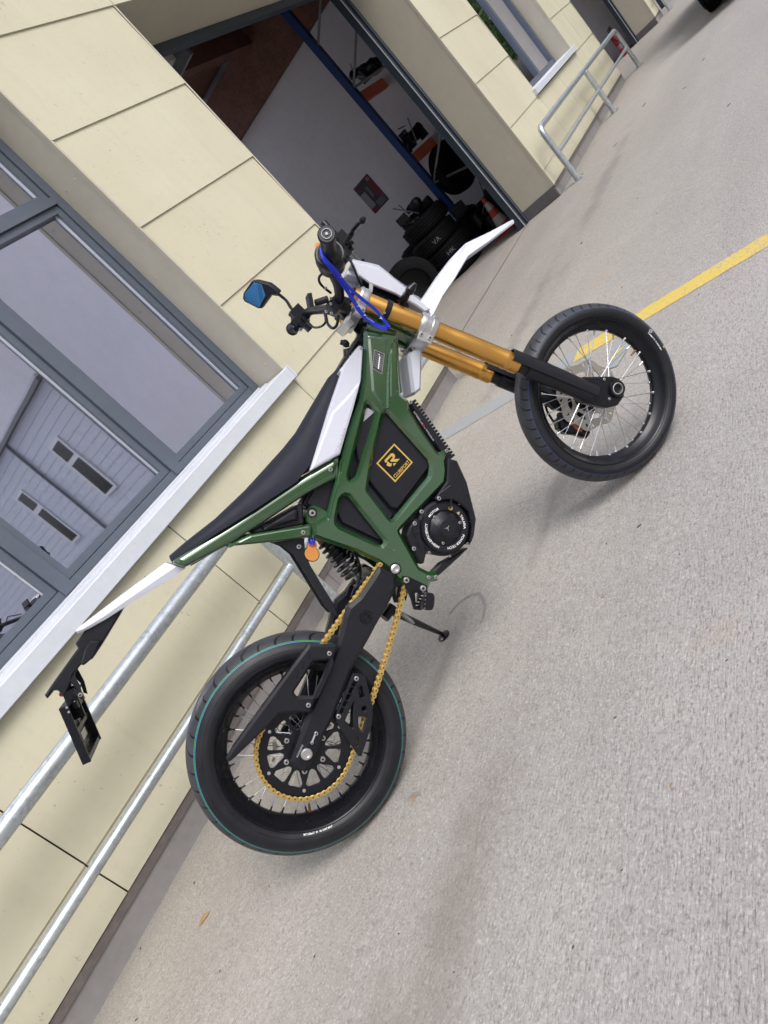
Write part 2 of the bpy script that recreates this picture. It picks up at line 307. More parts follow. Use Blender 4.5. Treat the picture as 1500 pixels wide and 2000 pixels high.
# ------------------------------------------------------------------ mesh helpers
class MB:
    """collects geometry in world metres and links it as ONE mesh object"""
    def __init__(s): s.v = []; s.f = []; s.m = []; s.uv = []; s.mats = []; s.mi = 0
    def use(s, m):
        m = M[m] if isinstance(m, str) else m
        if m not in s.mats: s.mats.append(m)
        s.mi = s.mats.index(m); return s
    def add(s, vs, fs, uvs=None):
        b = len(s.v); s.v += [V(p) for p in vs]
        for i, f in enumerate(fs):
            s.f.append([b + k for k in f]); s.m.append(s.mi); s.uv.append(uvs[i] if uvs else None)
    def box(s, c, h, ax=None):
        c = V(c); ax = ax or (V((1, 0, 0)), V((0, 1, 0)), V((0, 0, 1)))
        vs = [c + ax[0] * (h[0] * i) + ax[1] * (h[1] * j) + ax[2] * (h[2] * k) for i in (-1, 1) for j in (-1, 1) for k in (-1, 1)]
        s.add(vs, [(0, 1, 3, 2), (4, 6, 7, 5), (0, 4, 5, 1), (2, 3, 7, 6), (0, 2, 6, 4), (1, 5, 7, 3)]); return s
    def bb(s, lo, hi):
        lo, hi = V(lo), V(hi); return s.box((lo + hi) / 2, (hi - lo) / 2)
    def tube(s, pts, r, seg=12, cap=True, closed=False):
        pts = [V(p) for p in pts]; n = len(pts)
        rr = r if isinstance(r, (list, tuple)) else [r] * n
        up = None; rings = []
        for i, p in enumerate(pts):
            if closed: d = pts[(i + 1) % n] - pts[i - 1]
            else: d = pts[min(i + 1, n - 1)] - pts[max(i - 1, 0)]
            d.normalize()
            if up is None:
                up = d.orthogonal().normalized()
            up = (up - d * up.dot(d)).normalized(); sd_ = d.cross(up)
            rings.append([p + (up * math.cos(a) + sd_ * math.sin(a)) * rr[i] for a in [2 * math.pi * k / seg for k in range(seg)]])
        vs = [q for rg in rings for q in rg]; fs = []
        for i in range(n if closed else n - 1):
            j = (i + 1) % n
            for k in range(seg):
                l = (k + 1) % seg; fs.append((i * seg + k, i * seg + l, j * seg + l, j * seg + k))
        if cap and not closed:
            fs.append(tuple(range(seg))[::-1]); fs.append(tuple((n - 1) * seg + k for k in range(seg)))
        s.add(vs, fs); return s
    def ribbon(s, pts, ups, w, th):
        """flat band along pts; ups gives the band's width direction at each point"""
        n = len(pts); vs = []
        for i, p in enumerate(pts):
            p = V(p); d = (V(pts[min(i + 1, n - 1)]) - V(pts[max(i - 1, 0)])).normalized()
            a = V(ups[i]); a = (a - d * a.dot(d)).normalized(); b = d.cross(a)
            vs += [p + a * w / 2 + b * th / 2, p - a * w / 2 + b * th / 2, p - a * w / 2 - b * th / 2, p + a * w / 2 - b * th / 2]
        fs = [(i * 4 + k, i * 4 + (k + 1) % 4, i * 4 + 4 + (k + 1) % 4, i * 4 + 4 + k) for i in range(n - 1) for k in range(4)]
        fs += [(3, 2, 1, 0), tuple((n - 1) * 4 + k for k in range(4))]
        s.add(vs, fs); return s
    def lathe(s, c, ax, prof, seg=48, uv=False, closed=False, ref=None):
        """prof: (radius, distance along ax)"""
        c = V(c); ax = V(ax).normalized(); a = V(ref).normalized() if ref else ax.orthogonal().normalized(); b = ax.cross(a)
        n = len(prof); vs = []; L = [0]
        for i in range(1, n): L.append(L[-1] + math.dist(prof[i], prof[i - 1]))
        mid = L[-1] / 2
        for k in range(seg):
            t = 2 * math.pi * k / seg; d = a * math.cos(t) + b * math.sin(t)
            vs += [c + d * r + ax * o for r, o in prof]
        fs = []; us = []
        for k in range(seg):
            l = (k + 1) % seg
            for i in range(n if closed else n - 1):
                j = (i + 1) % n
                fs.append((k * n + i, k * n + j, l * n + j, l * n + i))
                if uv: us.append([(k / seg, L[i] - mid), (k / seg, L[j] - mid), ((k + 1) / seg, L[j] - mid), ((k + 1) / seg, L[i] - mid)])
        s.add(vs, fs, us if uv else None); return s
    def disc(s, c, ax, r, h, seg=20, ch=0.0):
        """closed cylinder with a chamfered top, base at c"""
        ch = ch or min(r, h) * .2
        return s.lathe(c, ax, [(0.00001, 0), (r, 0), (r, h - ch), (r - ch, h), (0.00001, h)], seg)
    def bolt(s, c, ax, r, h=None, m='steel'):
        h = h or r * .7; s.use(m); s.disc(c, ax, r, h, 16)
        s.use('blackm'); s.disc(V(c) + V(ax) * (h - .0002), ax, r * .45, .0008, 6); return s
    def build(s, name, parent=None, smooth=True, ang=35, loc=None, fix=True):
        me = bpy.data.meshes.new(name)
        base = ORG.get(parent.name, V((0, 0, 0))) if parent is not None else V((0, 0, 0))
        if loc is not None: org = V(loc)
        elif parent is not None: org = base
        else: org = V((0, 0, 0))
        me.from_pydata([p - org for p in s.v], [], s.f)
        for m in s.mats: me.materials.append(m)
        me.polygons.foreach_set('material_index', s.m)
        if any(u for u in s.uv):
            ul = me.uv_layers.new(name='UVMap').data
            for p, u in zip(me.polygons, s.uv):
                if u:
                    for li, q in zip(p.loop_indices, u): ul[li].uv = q
        if fix:
            b = bmesh.new(); b.from_mesh(me); bmesh.ops.recalc_face_normals(b, faces=b.faces); b.to_mesh(me); b.free()
        o = bpy.data.objects.new(name, me); COL.objects.link(o)
        if smooth:
            me.polygons.foreach_set('use_smooth', [True] * len(me.polygons))
            me.set_sharp_from_angle(angle=R(ang))
        if parent is not None: o.parent = parent; o.location = org - base
        else: o.location = org
        ORG[o.name] = org
        return o
ORG = {}
def thing(name, label, cat, loc=(0, 0, 0), group=None):
    o = bpy.data.objects.new(name, None); COL.objects.link(o); o.location = loc; ORG[o.name] = V(loc)
    o.empty_display_size = .1
    return tag(o, label, cat, group)
def tag(o, label, cat, group=None):
    o['label'] = label; o['category'] = cat
    if group: o['group'] = group
    return o
def struct(o, kind='structure'): o['kind'] = kind; return o
def plab(o, label): o['label'] = label; return o

class FR:
    """a plane-based frame: e forward, n sideways (to the rider's right), u up"""
    def __init__(s, o, e, n, u): s.o, s.e, s.n, s.u = V(o), V(e).normalized(), V(n).normalized(), V(u).normalized()
    def P(s, x, o, z): return s.o + s.e * x + s.n * o + s.u * z
    def at(s, X, Y, o=0.0):
        d = CX * ((X - 750) / FOC) + CY * ((Y - 1000) / FOC) + CZ
        t = (s.o + s.n * o - CAM).dot(s.n) / d.dot(s.n); q = CAM + d * t - s.o
        return (q.dot(s.e), q.dot(s.u))
    def W(s, X, Y, o=0.0):
        a = s.at(X, Y, o); return s.P(a[0], o, a[1])
def ray(X, Y): return CX * ((X - 750) / FOC) + CY * ((Y - 1000) / FOC) + CZ
def onplane(X, Y, p, n):
    d = ray(X, Y); return CAM + d * ((V(p) - CAM).dot(V(n)) / d.dot(V(n)))
GZ = lambda y: .02 * (y - 1.6599)           # the apron falls 2 % away from the wall
def ground(X, Y):
    d = ray(X, Y); t = (GZ(0) - CAMZ) / (d.z - .02 * d.y); return CAM + d * t

def area(p): return sum(p[i - 1][0] * p[i][1] - p[i][0] * p[i - 1][1] for i in range(len(p))) / 2
def fil(pts, r, n=3):
    """round a polygon's corners; r a radius or a list of radii"""
    out = []; k = len(pts)
    for i in range(k):
        p = V(pts[i]); a = V(pts[i - 1]) - p; b = V(pts[(i + 1) % k]) - p
        ri = r[i] if isinstance(r, (list, tuple)) else r
        la, lb = a.length, b.length
        if ri <= 0 or la < 1e-6 or lb < 1e-6: out.append(tuple(p)); continue
        a /= la; b /= lb; c = max(-1, min(1, a.dot(b))); th = math.acos(c)
        if th > 3.0: out.append(tuple(p)); continue
        d = min(ri / math.tan(th / 2), la * .48, lb * .48)
        p0, p1 = p + a * d, p + b * d
        for j in range(n + 1):
            t = j / n; q = p0 * (1 - t) ** 2 + p * 2 * t * (1 - t) + p1 * t * t; out.append(tuple(q))
    return out
def inset(p, d):
    """move a loop inwards (ccw) / outwards (cw) by d"""
    k = len(p); out = []
    for i in range(k):
        q = V(p[i]); a = (q - V(p[i - 1])); b = (V(p[(i + 1) % k]) - q)
        if a.length < 1e-9 or b.length < 1e-9: out.append(tuple(q)); continue
        a.normalize(); b.normalize()
        na = V((-a.y, a.x)); nb = V((-b.y, b.x)); mm = na + nb
        if mm.length < 1e-6: out.append(tuple(q)); continue
        mm.normalize(); s_ = min(2.0, 1 / max(.35, mm.dot(na))); out.append(tuple(q + mm * d * s_))
    return out
def plate(mb, fr, loops, o1, o0, ch=.003, ch2=None, back=True, seg=1):
    """extruded polygon with holes between offsets o0 and o1, chamfered by ch (in plane) x ch2 (in depth)"""
    ch2 = ch if ch2 is None else ch2
    L = []
    for i, p in enumerate(loops):
        a = area(p); p = list(p)
        if (i == 0) != (a > 0): p = p[::-1]
        L.append(p)
    sg = 1 if o1 > o0 else -1
    ins = [inset(p, ch) for p in L]
    def ring(ps, o): return [fr.P(x, o, z) for x, z in ps]
    tess = geometry.tessellate_polygon([[V((x, z, 0)) for x, z in p] for p in ins])
    flat = [q for p in ins for q in p]
    mb.add(ring(flat, o1), [tuple(t) for t in tess])
    if back: mb.add(ring(flat, o0), [tuple(t)[::-1] for t in tess])
    for p, q in zip(L, ins):
        k = len(p); front = []
        for j in range(1, seg):
            a = math.pi / 2 * j / seg; front.append(ring(inset(p, ch * (1 - math.sin(a))), o1 - sg * ch2 * (1 - math.cos(a))))
        rows = [ring(q, o1)] + front + [ring(p, o1 - sg * ch2), ring(p, o0 + sg * ch2), ring(q, o0)]
        if not back: rows = rows[:-1]
        vs = [x for r_ in rows for x in r_]
        mb.add(vs, [(r_ * k + i, r_ * k + (i + 1) % k, (r_ + 1) * k + (i + 1) % k, (r_ + 1) * k + i) for r_ in range(len(rows) - 1) for i in range(k)])
def pp(fr, pts, o): return [fr.at(x, y, o) for x, y in pts]
def circ(cx, cz, r, n=24, a0=0.0): return [(cx + r * math.cos(a0 + 2 * math.pi * i / n), cz + r * math.sin(a0 + 2 * math.pi * i / n)) for i in range(n)]
_TXT = {}
def text2d(s, size, bold=0.0):
    """triangulated flat lettering: (verts 2d, faces, width)"""
    cu = bpy.data.curves.new('t', 'FONT'); cu.body = s; cu.size = size; cu.offset = bold; cu.resolution_u = 2
    o = bpy.data.objects.new('t', cu); COL.objects.link(o)
    me = o.to_mesh()
    vs = [(v.co.x, v.co.y) for v in me.vertices]; fs = [tuple(p.vertices) for p in me.polygons]
    o.to_mesh_clear(); bpy.data.objects.remove(o); bpy.data.curves.remove(cu)
    w_ = max([v[0] for v in vs] or [0]); return vs, fs, w_
def word(mb, s, size, fn, bold=0.0):
    vs, fs, w_ = text2d(s, size, bold); mb.add([fn(x, y, w_) for x, y in vs], fs)

# ================================================================== the setting
D = 2.732                                   # face of the cladding
DF = 3.17                                   # plane of the door frames
WF = 2.965                                  # plane of the window frames
ST = 'structure'
def gquad(mb, pts, lift):
    mb.add([V((x, y, GZ(y) + lift)) for x, y in pts], [tuple(range(len(pts)))])
g = MB().use('concrete')
gx = [-60, -20, -6, -1, 0, 1, 2, 3, 4, 6, 8, 11, 15, 22, 40, 90]; gy = [-70, -20, -8, -3, -1, 0, 1, 2, 3, 4.5, 7, 12, 20]
vs = [V((x, y, GZ(y))) for y in gy for x in gx]
g.add(vs, [(j * len(gx) + i, j * len(gx) + i + 1, (j + 1) * len(gx) + i + 1, (j + 1) * len(gx) + i) for j in range(len(gy) - 1) for i in range(len(gx) - 1)])
struct(g.build('ground', smooth=False))

# yellow line across the apron, its inner half painted over in grey, with a worn patch at the change
def strip(name, m, x0, x1, y0, y1, lift, wob, seed):
    rnd = random.Random(seed); mb = MB().use(m); n = int(abs(y1 - y0) / .05) + 2; vs = []
    for i in range(n):
        y = y0 + (y1 - y0) * i / (n - 1); a = rnd.uniform(-wob, wob); b = rnd.uniform(-wob, wob)
        vs += [V((x0 + a, y, GZ(y) + lift)), V((x1 + b, y, GZ(y) + lift))]
    mb.add(vs, [(2 * i, 2 * i + 1, 2 * i + 3, 2 * i + 2) for i in range(n - 1)])
    return struct(mb.build(name, smooth=False))
strip('yellow_line', 'yellow', 3.02, 3.155, -3.5, 1.52, .0018, .0022, 1)
strip('grey_line', 'greyp', 3.01, 3.165, 1.52, 2.66, .0018, .003, 2)
mb = MB().use('greyp')
rnd = random.Random(5)
pts = [ground(*q) for q in ((1190, 702), (1204, 668), (1232, 672), (1222, 690), (1206, 716), (1188, 722))]
gquad(mb, [(p.x, p.y) for p in pts], .0036)
mb.use('yellow')
for q in ((1207, 690), (1214, 683), (1199, 700), (1188, 694)):
    p = ground(*q); r_ = rnd.uniform(.010, .018); gquad(mb, [(p.x + r_ * math.cos(a) * rnd.uniform(.6, 1.2), p.y + r_ * math.sin(a) * rnd.uniform(.6, 1.2)) for a in [k * .9 for k in range(7)]], .0054)
struct(mb.build('worn_paint_patch', smooth=False))
# slab joint in front of the garage
mb = MB().use('back'); mb.add([V((x, y, GZ(y) + .003)) for x, y in ((3.9, 3.166), (7.7, 3.166), (7.7, 3.174), (3.9, 3.174))], [(0, 1, 2, 3)])
struct(mb.build('slab_joint', smooth=False))

# ------------------------------------------------------------------ the building
B = thing('building', 'long building clad in lapped cream panels with grey windows and an open garage doorway', 'building', (2.8, 3.2, 0))
WX0, WX1, GX0, GX1, W2A, W2B, SX0, SX1 = -1.6, 2.786, 3.97, 7.67, 9.0, 11.25, 12.70, 17.55
ROWS = [(.156, .340), (.340, .885), (.885, 1.4285), (1.4285, 1.9715), (1.9715, 2.5215), (2.5215, 3.065), (3.065, 3.61), (3.61, 4.15), (4.15, 4.70), (4.70, 5.25)]
clad = MB().use('panel')
def panel(x0, x1, z0, z1):
    # a board: top edge back against the batten, lower edge lapped 9 mm proud
    g_ = .003; x0 += g_; x1 -= g_; z1 += .0006
    yf, yb = D - .009, D + .010
    vs = [(x0, yf, z0), (x1, yf, z0), (x1, yf + .009, z1), (x0, yf + .009, z1), (x0, D - .001, z0), (x1, D - .001, z0), (x1, yb, z1), (x0, yb, z1)]
    clad.add([V(p) for p in vs], [(0, 1, 2, 3), (5, 4, 7, 6), (4, 5, 1, 0), (3, 2, 6, 7), (4, 0, 3, 7), (1, 5, 6, 2)])
for z0, z1 in ROWS:
    cols = [-8.0, -6.8, -5.6, -4.4, -3.2, -2.1, -.87, .342, 1.568, WX1, GX0, 5.2, 6.43, GX1, W2A, 10.05, W2B, 12.0, SX0, 13.9, 15.1, 16.3, SX1, 18.45]
    for a, b in zip(cols, cols[1:]):
        if b - a < .05: continue
        inw = WX0 < (a + b) / 2 < WX1 and .885 <= z0 < 3.06
        ind = GX0 < (a + b) / 2 < GX1 and z0 < 3.06
        inw2 = W2A < (a + b) / 2 < W2B and .885 <= z0 < 3.06
        ins = SX0 < (a + b) / 2 < SX1 and z0 < 3.06
        if a < WX0 < b and .885 <= z0 < 3.06: b = WX0; inw = False
        if a == -2.1 and .885 <= z0 < 3.06: continue
        if inw or ind or inw2 or ins: continue
        if b == W2B and z0 < .885: b = W2B
        panel(a, b, z0, z1)
panel(-2.1, WX0, .885, 3.06)
clad.build('cladding', B, smooth=False)
# the wall behind the boards, with its openings
core = MB().use('back')
for x0, x1, z0, z1 in ((-8, WX0, .16, 5.3), (WX0, WX1, .16, .84), (WX0, WX1, 3.075, 5.3), (WX1 + .012, GX0 - .012, .16, 3.075), (WX1, GX0, 3.075, 5.3), (GX0, GX1, 3.075, 5.3),
                       (GX1 + .012, W2A - .012, .16, 3.075), (GX1, W2A, 3.075, 5.3), (W2A - .012, W2B + .012, .16, .915), (W2A, W2B, 3.075, 5.3), (W2B + .012, SX0 - .012, .16, 3.075), (W2B, SX0, 3.075, 5.3),
                       (SX0, SX1, 3.075, 5.3), (SX1 + .012, 18.45, .16, 3.075), (SX1, 18.45, 3.075, 5.3)):
    core.bb((x0, D + .014, z0), (x1, 3.30, z1))
core.build('wall', B, smooth=False)
for x0, x1 in ((-8, GX0), (GX1, SX0), (SX1, 18.45)):
    pl = MB().use('plinth'); e0 = 0 if x0 < 0 else .004
    pl.bb((x0 + e0, D + .004, GZ(D) - .06), (x1 - .004, 3.26, .1285))
    pl.use('ledge'); pl.bb((x0 + e0 + .002, D - .004, .120), (x1 - .006, 3.262, .1515))
    pl.use('dplinth')
    for x in (-.45, .75, 1.95, 3.1, 8.9, 10.1, 11.3):
        if x0 < x < x1: pl.bb((x, D + .0025, .0), (x + .003, D + .0046, .119))
    if x0 > 0: pl.bb((x0 - .010, D + .012, GZ(D) + .012), (x0 + .0055, DF, .150))       # dark tiled skirting inside the doorway's right reveal
    pl.build('plinth', B, smooth=False)
# reveals
rv = MB().use('reveal')
for x, s_ in ((WX1, 1), (GX1, 1), (W2B, 1), (SX1, 1), (GX0, -1), (W2A, -1), (SX0, -1), (WX0, -1)):
    win = x in (WX1, W2B, W2A, WX0); y1 = WF if win else DF; z0 = {True: .86 if x in (WX1, WX0) else .93, False: .152}[win]
    a, b = (x, x + .010) if s_ > 0 else (x - .010, x)
    rv.bb((a, D - .006, z0), (b, y1, 3.06))
    rv.bb((a - (.004 if s_ > 0 else 0), D - .0075, z0), (b + (.004 if s_ < 0 else 0), D + .018, 3.058))     # corner trim
for x0, x1, y1 in ((WX0, WX1, WF), (GX0, GX1, DF), (W2A, W2B, WF), (SX0, SX1, DF)):
    rv.bb((x0 - .008, D - .0055, 3.0625), (x1 + .008, y1, 3.0735))
rv.build('reveal', B, smooth=False)
for x, zs in ((WX1, (1.05, 1.75, 2.35)), (GX1, (.35, .95, 1.55, 2.15, 2.7))):
    for z in zs:
        for y in (D + .07, (WF if x == WX1 else DF) - .06):
            mb = MB().use('reveal'); mb.disc((x, y, z + (.02 if y > 2.85 else 0)), (-1, 0, 0), .006, .0025, 10); mb.build('reveal_screw', B)
mb = MB().use('back')
for x in (SX0 + 1.2,): pass
# big window
def frame_bar(mb, x0, x1, z0, z1, y0, y1): mb.bb((x0, y0, z0), (x1, y1, z1))
Y0 = WF
f = MB().use('frame')
ZB, ZT = .990, 3.058
# outer frame and mullions (outer profile, then the step of each sash)
f.bb((WX1 - .055, Y0 - .0, ZB - .03), (WX1, Y0 + .07, ZT)); f.bb((WX0, Y0, ZB - .03), (WX0 + .055, Y0 + .07, ZT))
f.bb((WX0 + .055, Y0 + .003, ZB - .03), (WX1 - .055, Y0 + .07, ZB + .035)); f.bb((WX0 + .055, Y0 + .003, ZT - .06), (WX1 - .055, Y0 + .07, ZT))
mull = [1.985, 1.165, .25]
for x in mull: f.bb((x - .032, Y0 - .006, ZB + .0), (x + .032, Y0 + .07, ZT - .06))
f.build('window_frame', B, smooth=False)
xs = [WX1 - .055] + sum([[x + .032, x - .032] for x in mull], []) + [WX0 + .055]
panes = [(xs[2 * i + 1], xs[2 * i]) for i in range(len(xs) // 2)]
for k, (a, b) in enumerate(panes):
    zz = [(ZB + .035, ZT - .06)] if k in (1, 3) else [(ZB + .035, 2.36), (2.40, ZT - .06)]
    for z0, z1 in zz:
        wdw = MB().use('frame'); t_ = .038
        wdw.bb((a + .003, Y0 + .012, z0 + .003), (a + t_, Y0 + .06, z1 - .003)); wdw.bb((b - t_, Y0 + .012, z0 + .003), (b - .003, Y0 + .06, z1 - .003))
        wdw.bb((a + t_, Y0 + .013, z0 + .003), (b - t_, Y0 + .06, z0 + t_)); wdw.bb((a + t_, Y0 + .013, z1 - t_), (b - t_, Y0 + .06, z1 - .003))
        wdw.use('bead')
        wdw.bb((b - t_ - .007, Y0 + .032, z0 + t_), (b - t_, Y0 + .040, z1 - t_)); wdw.bb((a + t_, Y0 + .032, z0 + t_), (a + t_ + .004, Y0 + .040, z1 - t_))
        wo_ = wdw.build('window', B, smooth=False)
        gl = MB().use('glass'); gl.bb((a + t_ + .0005, Y0 + .040, z0 + t_), (b - t_ - .0005, Y0 + .046, z1 - t_)); gl.build('pane', wo_, smooth=False)
# transom bar of the narrow pane at the right
f = MB().use('frame'); f.bb((panes[0][0], Y0 - .003, 2.36), (panes[0][1], Y0 + .07, 2.40)); f.build('transom', B, smooth=False)
# sill: white aluminium nose, a step, and the upstand below the frame
sl_ = MB().use('sill')
pr = [(D - .046, .885), (D - .046, .955), (D - .040, .959), (D + .06, .962), (WF - .075, .966), (WF - .075, .974), (WF - .028, .9745), (WF - .028, .880), (D - .02, .880), (D - .02, .885)]
def extrude_x(mb, prof, x0, x1):
    k = len(prof); vs = [V((x0, y, z)) for y, z in prof] + [V((x1, y, z)) for y, z in prof]
    mb.add(vs, [tuple(range(k))[::-1], tuple(k + i for i in range(k))] + [(i, (i + 1) % k, k + (i + 1) % k, k + i) for i in range(k)])
extrude_x(sl_, pr, -2.2, WX1 - .012)
extrude_x(sl_, [(D - .049, .884), (D - .049, .960), (D - .011, .963), (D - .011, .884)], WX1 - .012, WX1 + .004)
sl_.use('reveal'); sl_.bb((-2.2, WF - .030, .9747), (WX1 - .012, WF - .002, .9752))
sl_.use('sill'); sl_.bb((-2.0, WF - .026, .9753), (WX1 - .03, WF - .004, .9850))
sl_.build('sill', B, smooth=False)
# second window and its blind
f = MB().use('frame')
for x in (W2A + .03, 10.36, W2B - .03): f.bb((x - .04, Y0, .985), (x + .04, Y0 + .07, ZT))
f.bb((W2A + .07, Y0 + .003, .985), (W2B - .07, Y0 + .07, 1.05)); f.build('window_frame', B, smooth=False)
gl = MB().use('glass'); gl.bb((W2A + .07, Y0 + .035, 1.05), (10.32, Y0 + .041, 3.05)); gl.build('pane', B, smooth=False)
gl = MB().use('glass'); gl.bb((10.40, Y0 + .035, 1.05), (W2B - .07, Y0 + .041, 3.05)); gl.build('pane', B, smooth=False)
bl = MB().use('blind'); bl.bb((10.41, Y0 + .075, 1.05), (W2B - .08, Y0 + .08, 3.05)); bl.build('roller_blind', B, smooth=False)
sl_ = MB().use('sill')
extrude_x(sl_, [(D - .05, .90), (D - .05, .965), (D - .044, .969), (WF - .002, .982), (WF - .002, .90)], W2A - .10, W2B + .09)
sl_.build('sill', B, smooth=False)
# garage door frame: dark posts, guide rail, seal
for x0, x1 in ((GX1 - .055, GX1), (GX0, GX0 + .055), (SX1 - .055, SX1), (SX0, SX0 + .055)):
    y = DF; f = MB().use('fdark'); f.bb((x0, y + .001, GZ(y)), (x1, y + .05, 3.0))
    s_ = -1 if x0 > 7 and x0 < 8 or x0 > 17 else 1
    xe = x0 if s_ < 0 else x1
    f.bb((min(xe, xe + s_ * .05), y + .03, GZ(y)), (max(xe, xe + s_ * .05), y + .11, 3.0))
    f.use('bead'); f.bb((min(xe + s_ * .048, xe + s_ * .056), y + .022, GZ(y)), (max(xe + s_ * .048, xe + s_ * .056), y + .032, 3.0))
    f.use('frame'); f.bb((min(xe, xe - s_ * .012), y - .004, GZ(y)), (max(xe, xe - s_ * .012), y + .002, 3.0))
    f.bb((min(xe + s_ * .02, xe + s_ * .028), y + .018, GZ(y)), (max(xe + s_ * .02, xe + s_ * .028), y + .032, 3.0))
    f.build('door_frame', B, smooth=False)
for x0, x1 in ((GX0, GX1), (SX0, SX1)):
    f = MB().use('fdark'); f.bb((x0 + .002, DF + .002, 3.0), (x1 - .002, DF + .06, 3.06)); f.build('door_header', B, smooth=False)
# rooms behind
rm = MB().use('iwall')
XW = 9.5
def slab(lo, hi, m='iwall'): rm.use(m); rm.bb(lo, hi)
slab((XW, 3.31, -.1), (XW + .15, 10.2, 5.2)); slab((3.4, 10.05, -.1), (XW, 10.2, 5.2)); slab((3.38, 3.31, -.1), (3.5, 10.05, 5.2), 'iwall')
for a_, b_ in (((-8, 3.31, 5.21), (4.2, 10.3, 5.3)), ((4.2, 3.31, 5.21), (8.6, 6.6, 5.3)), ((4.2, 9.7, 5.21), (8.6, 10.3, 5.3)), ((8.6, 3.31, 5.21), (18.5, 10.3, 5.3))): slab(a_, b_, 'brown')
slab((-2.0, 6.2, -.1), (3.37, 6.3, 3.4), 'iwall2'); slab((-2.1, 3.31, -.1), (-2.0, 6.2, 3.4), 'iwall2'); slab((-2.0, 3.31, 3.3), (3.37, 6.2, 3.4), 'iwall2'); slab((-2.0, 3.31, .2), (3.37, 6.2, .25), 'iwall2')
slab((9.66, 6.0, -.1), (12.6, 6.1, 5.2)); slab((12.45, 3.31, -.1), (12.6, 6.0, 5.2)); slab((12.61, 7, -.1), (18.4, 7.1, 5.2)); slab((18.3, 3.31, -.1), (18.4, 7, 5.2))
for a_, b_ in (((-8, D + .014, 5.31), (4.2, 10.3, 5.4)), ((4.2, D + .014, 5.31), (8.6, 6.6, 5.4)), ((4.2, 9.7, 5.31), (8.6, 10.3, 5.4)), ((8.6, D + .014, 5.31), (18.5, 10.3, 5.4))): slab(a_, b_, 'plinth')   # roof, with an unseen opening added over the garage to brighten it
slab((18.44, D + .016, .0), (18.5, 3.30, 5.3), 'panel')
rm.build('interior_wall', B, smooth=False)
bm_ = MB().use('brown'); bm_.bb((XW - .16, 3.31, 3.47), (XW - .001, 10.04, 4.10)); bm_.build('timber_beam', B, smooth=False)
bm_ = MB().use('rackgrey'); bm_.bb((XW - .05, 3.31, 4.105), (XW - .002, 10.04, 4.20)); bm_.build('cable_tray', B, smooth=False)
bm_ = MB().use('brown')
bm_.bb((3.5, 3.31, 4.205), (XW - .001, 6.5, 4.32))
for y in (5.2,): bm_.bb((3.51, y, 3.95), (XW - .17, y + .16, 4.2))
bm_.build('ceiling', B, smooth=False)
bm_ = MB().use('iwall2'); p = ray(322, 85); q = CAM + p * (4.2 / p.y)
for i, (dx, dz) in enumerate(((0, 0), (.05, -.10))): bm_.bb((q.x - .75, 4.2 + .1 * i, q.z + dz), (q.x + .12, 4.29 + .1 * i, q.z + dz + .075))
bm_.use('rackgrey'); bm_.bb((q.x + .12, 4.15, q.z - .2), (q.x + .17, 4.45, q.z + .16)); bm_.build('door_track', B, smooth=False)
# downpipe at the far end
dp = MB().use('fdark'); dp.tube([(18.30, D - .10, .13), (18.30, D - .10, 5.0)], .05, 12); dp.build('downpipe', B)

# ------------------------------------------------------------------ railings
def railing(label, x0, posts, x1, end_right=True, left_end=None):
    YR = 2.527; zt = .672; zl = .360
    t = thing('handrail', label, 'railing', (posts[0], YR, GZ(YR)), 'galvanised handrails along the wall')
    a = MB().use('galv'); R_ = .032; rb = .085
    pts = []
    if left_end is None: pts += [(x0, YR, zt)]
    else:
        pts += [(left_end, YR, GZ(YR) + .006), (left_end, YR, zt - rb - .001)]
        for k in range(7): th = math.pi - k * math.pi / 12; pts.append((left_end + rb + rb * math.cos(th), YR, zt - rb + rb * math.sin(th)))
    if end_right:
        xe = x1
        for k in range(7): th = math.pi / 2 - k * math.pi / 12; pts.append((xe - rb + rb * math.cos(th), YR, zt - rb + rb * math.sin(th)))
        pts.append((xe, YR, GZ(YR) + .006))
    else: pts.append((x1, YR, zt))
    a.tube(pts, R_, 20); 
    for q in (3,):
        pass
    a.build('top_rail', t)
    ends = [left_end if left_end is not None else x0] + list(posts) + [x1]
    for p, q in zip(ends, ends[1:]):
        if q - p < .1: continue
        b = MB().use('galv'); b.tube([(p + .004, YR, zl), (p + .03, YR, zl), (q - .03, YR, zl), (q - .004, YR, zl)], .0215, 16); b.build('lower_rail', t)
    for p in posts:
        b = MB().use('galv'); b.tube([(p, YR, GZ(YR) + .006), (p, YR, zt - .015)], .0315, 18)
        b.lathe((p, YR, zt - .036), (0, 0, 1), [(.032, 0), (.036, .006), (.033, .012)], 18)
        b.build('post', t)
    feet = list(posts) + ([x1] if end_right else []) + ([left_end] if left_end is not None else [])
    for p in feet:
        b = MB().use('galv'); b.bb((p - .06, YR - .06, GZ(YR) + .0), (p + .06, YR + .06, GZ(YR) + .010))
        for dx in (-.045, .045): b.bolt((p + dx, YR - .045, GZ(YR) + .010), (0, 0, 1), .009, .014); b.bolt((p + dx, YR + .045, GZ(YR) + .010), (0, 0, 1), .009, .014)
        b.build('base_plate', t, smooth=False)
    return t
railing('galvanised handrail that runs behind the green motorbike below the big window', -2.5, [-.9, 1.72], 3.93)
railing('galvanised handrail with three posts between the garage doorway and the far doorway', 0, [10.33], 12.95, True, 7.74)
railing('galvanised handrail post at the far end of the wall, cut off by the top edge', 0, [20.6], 23.2, True, 17.98)

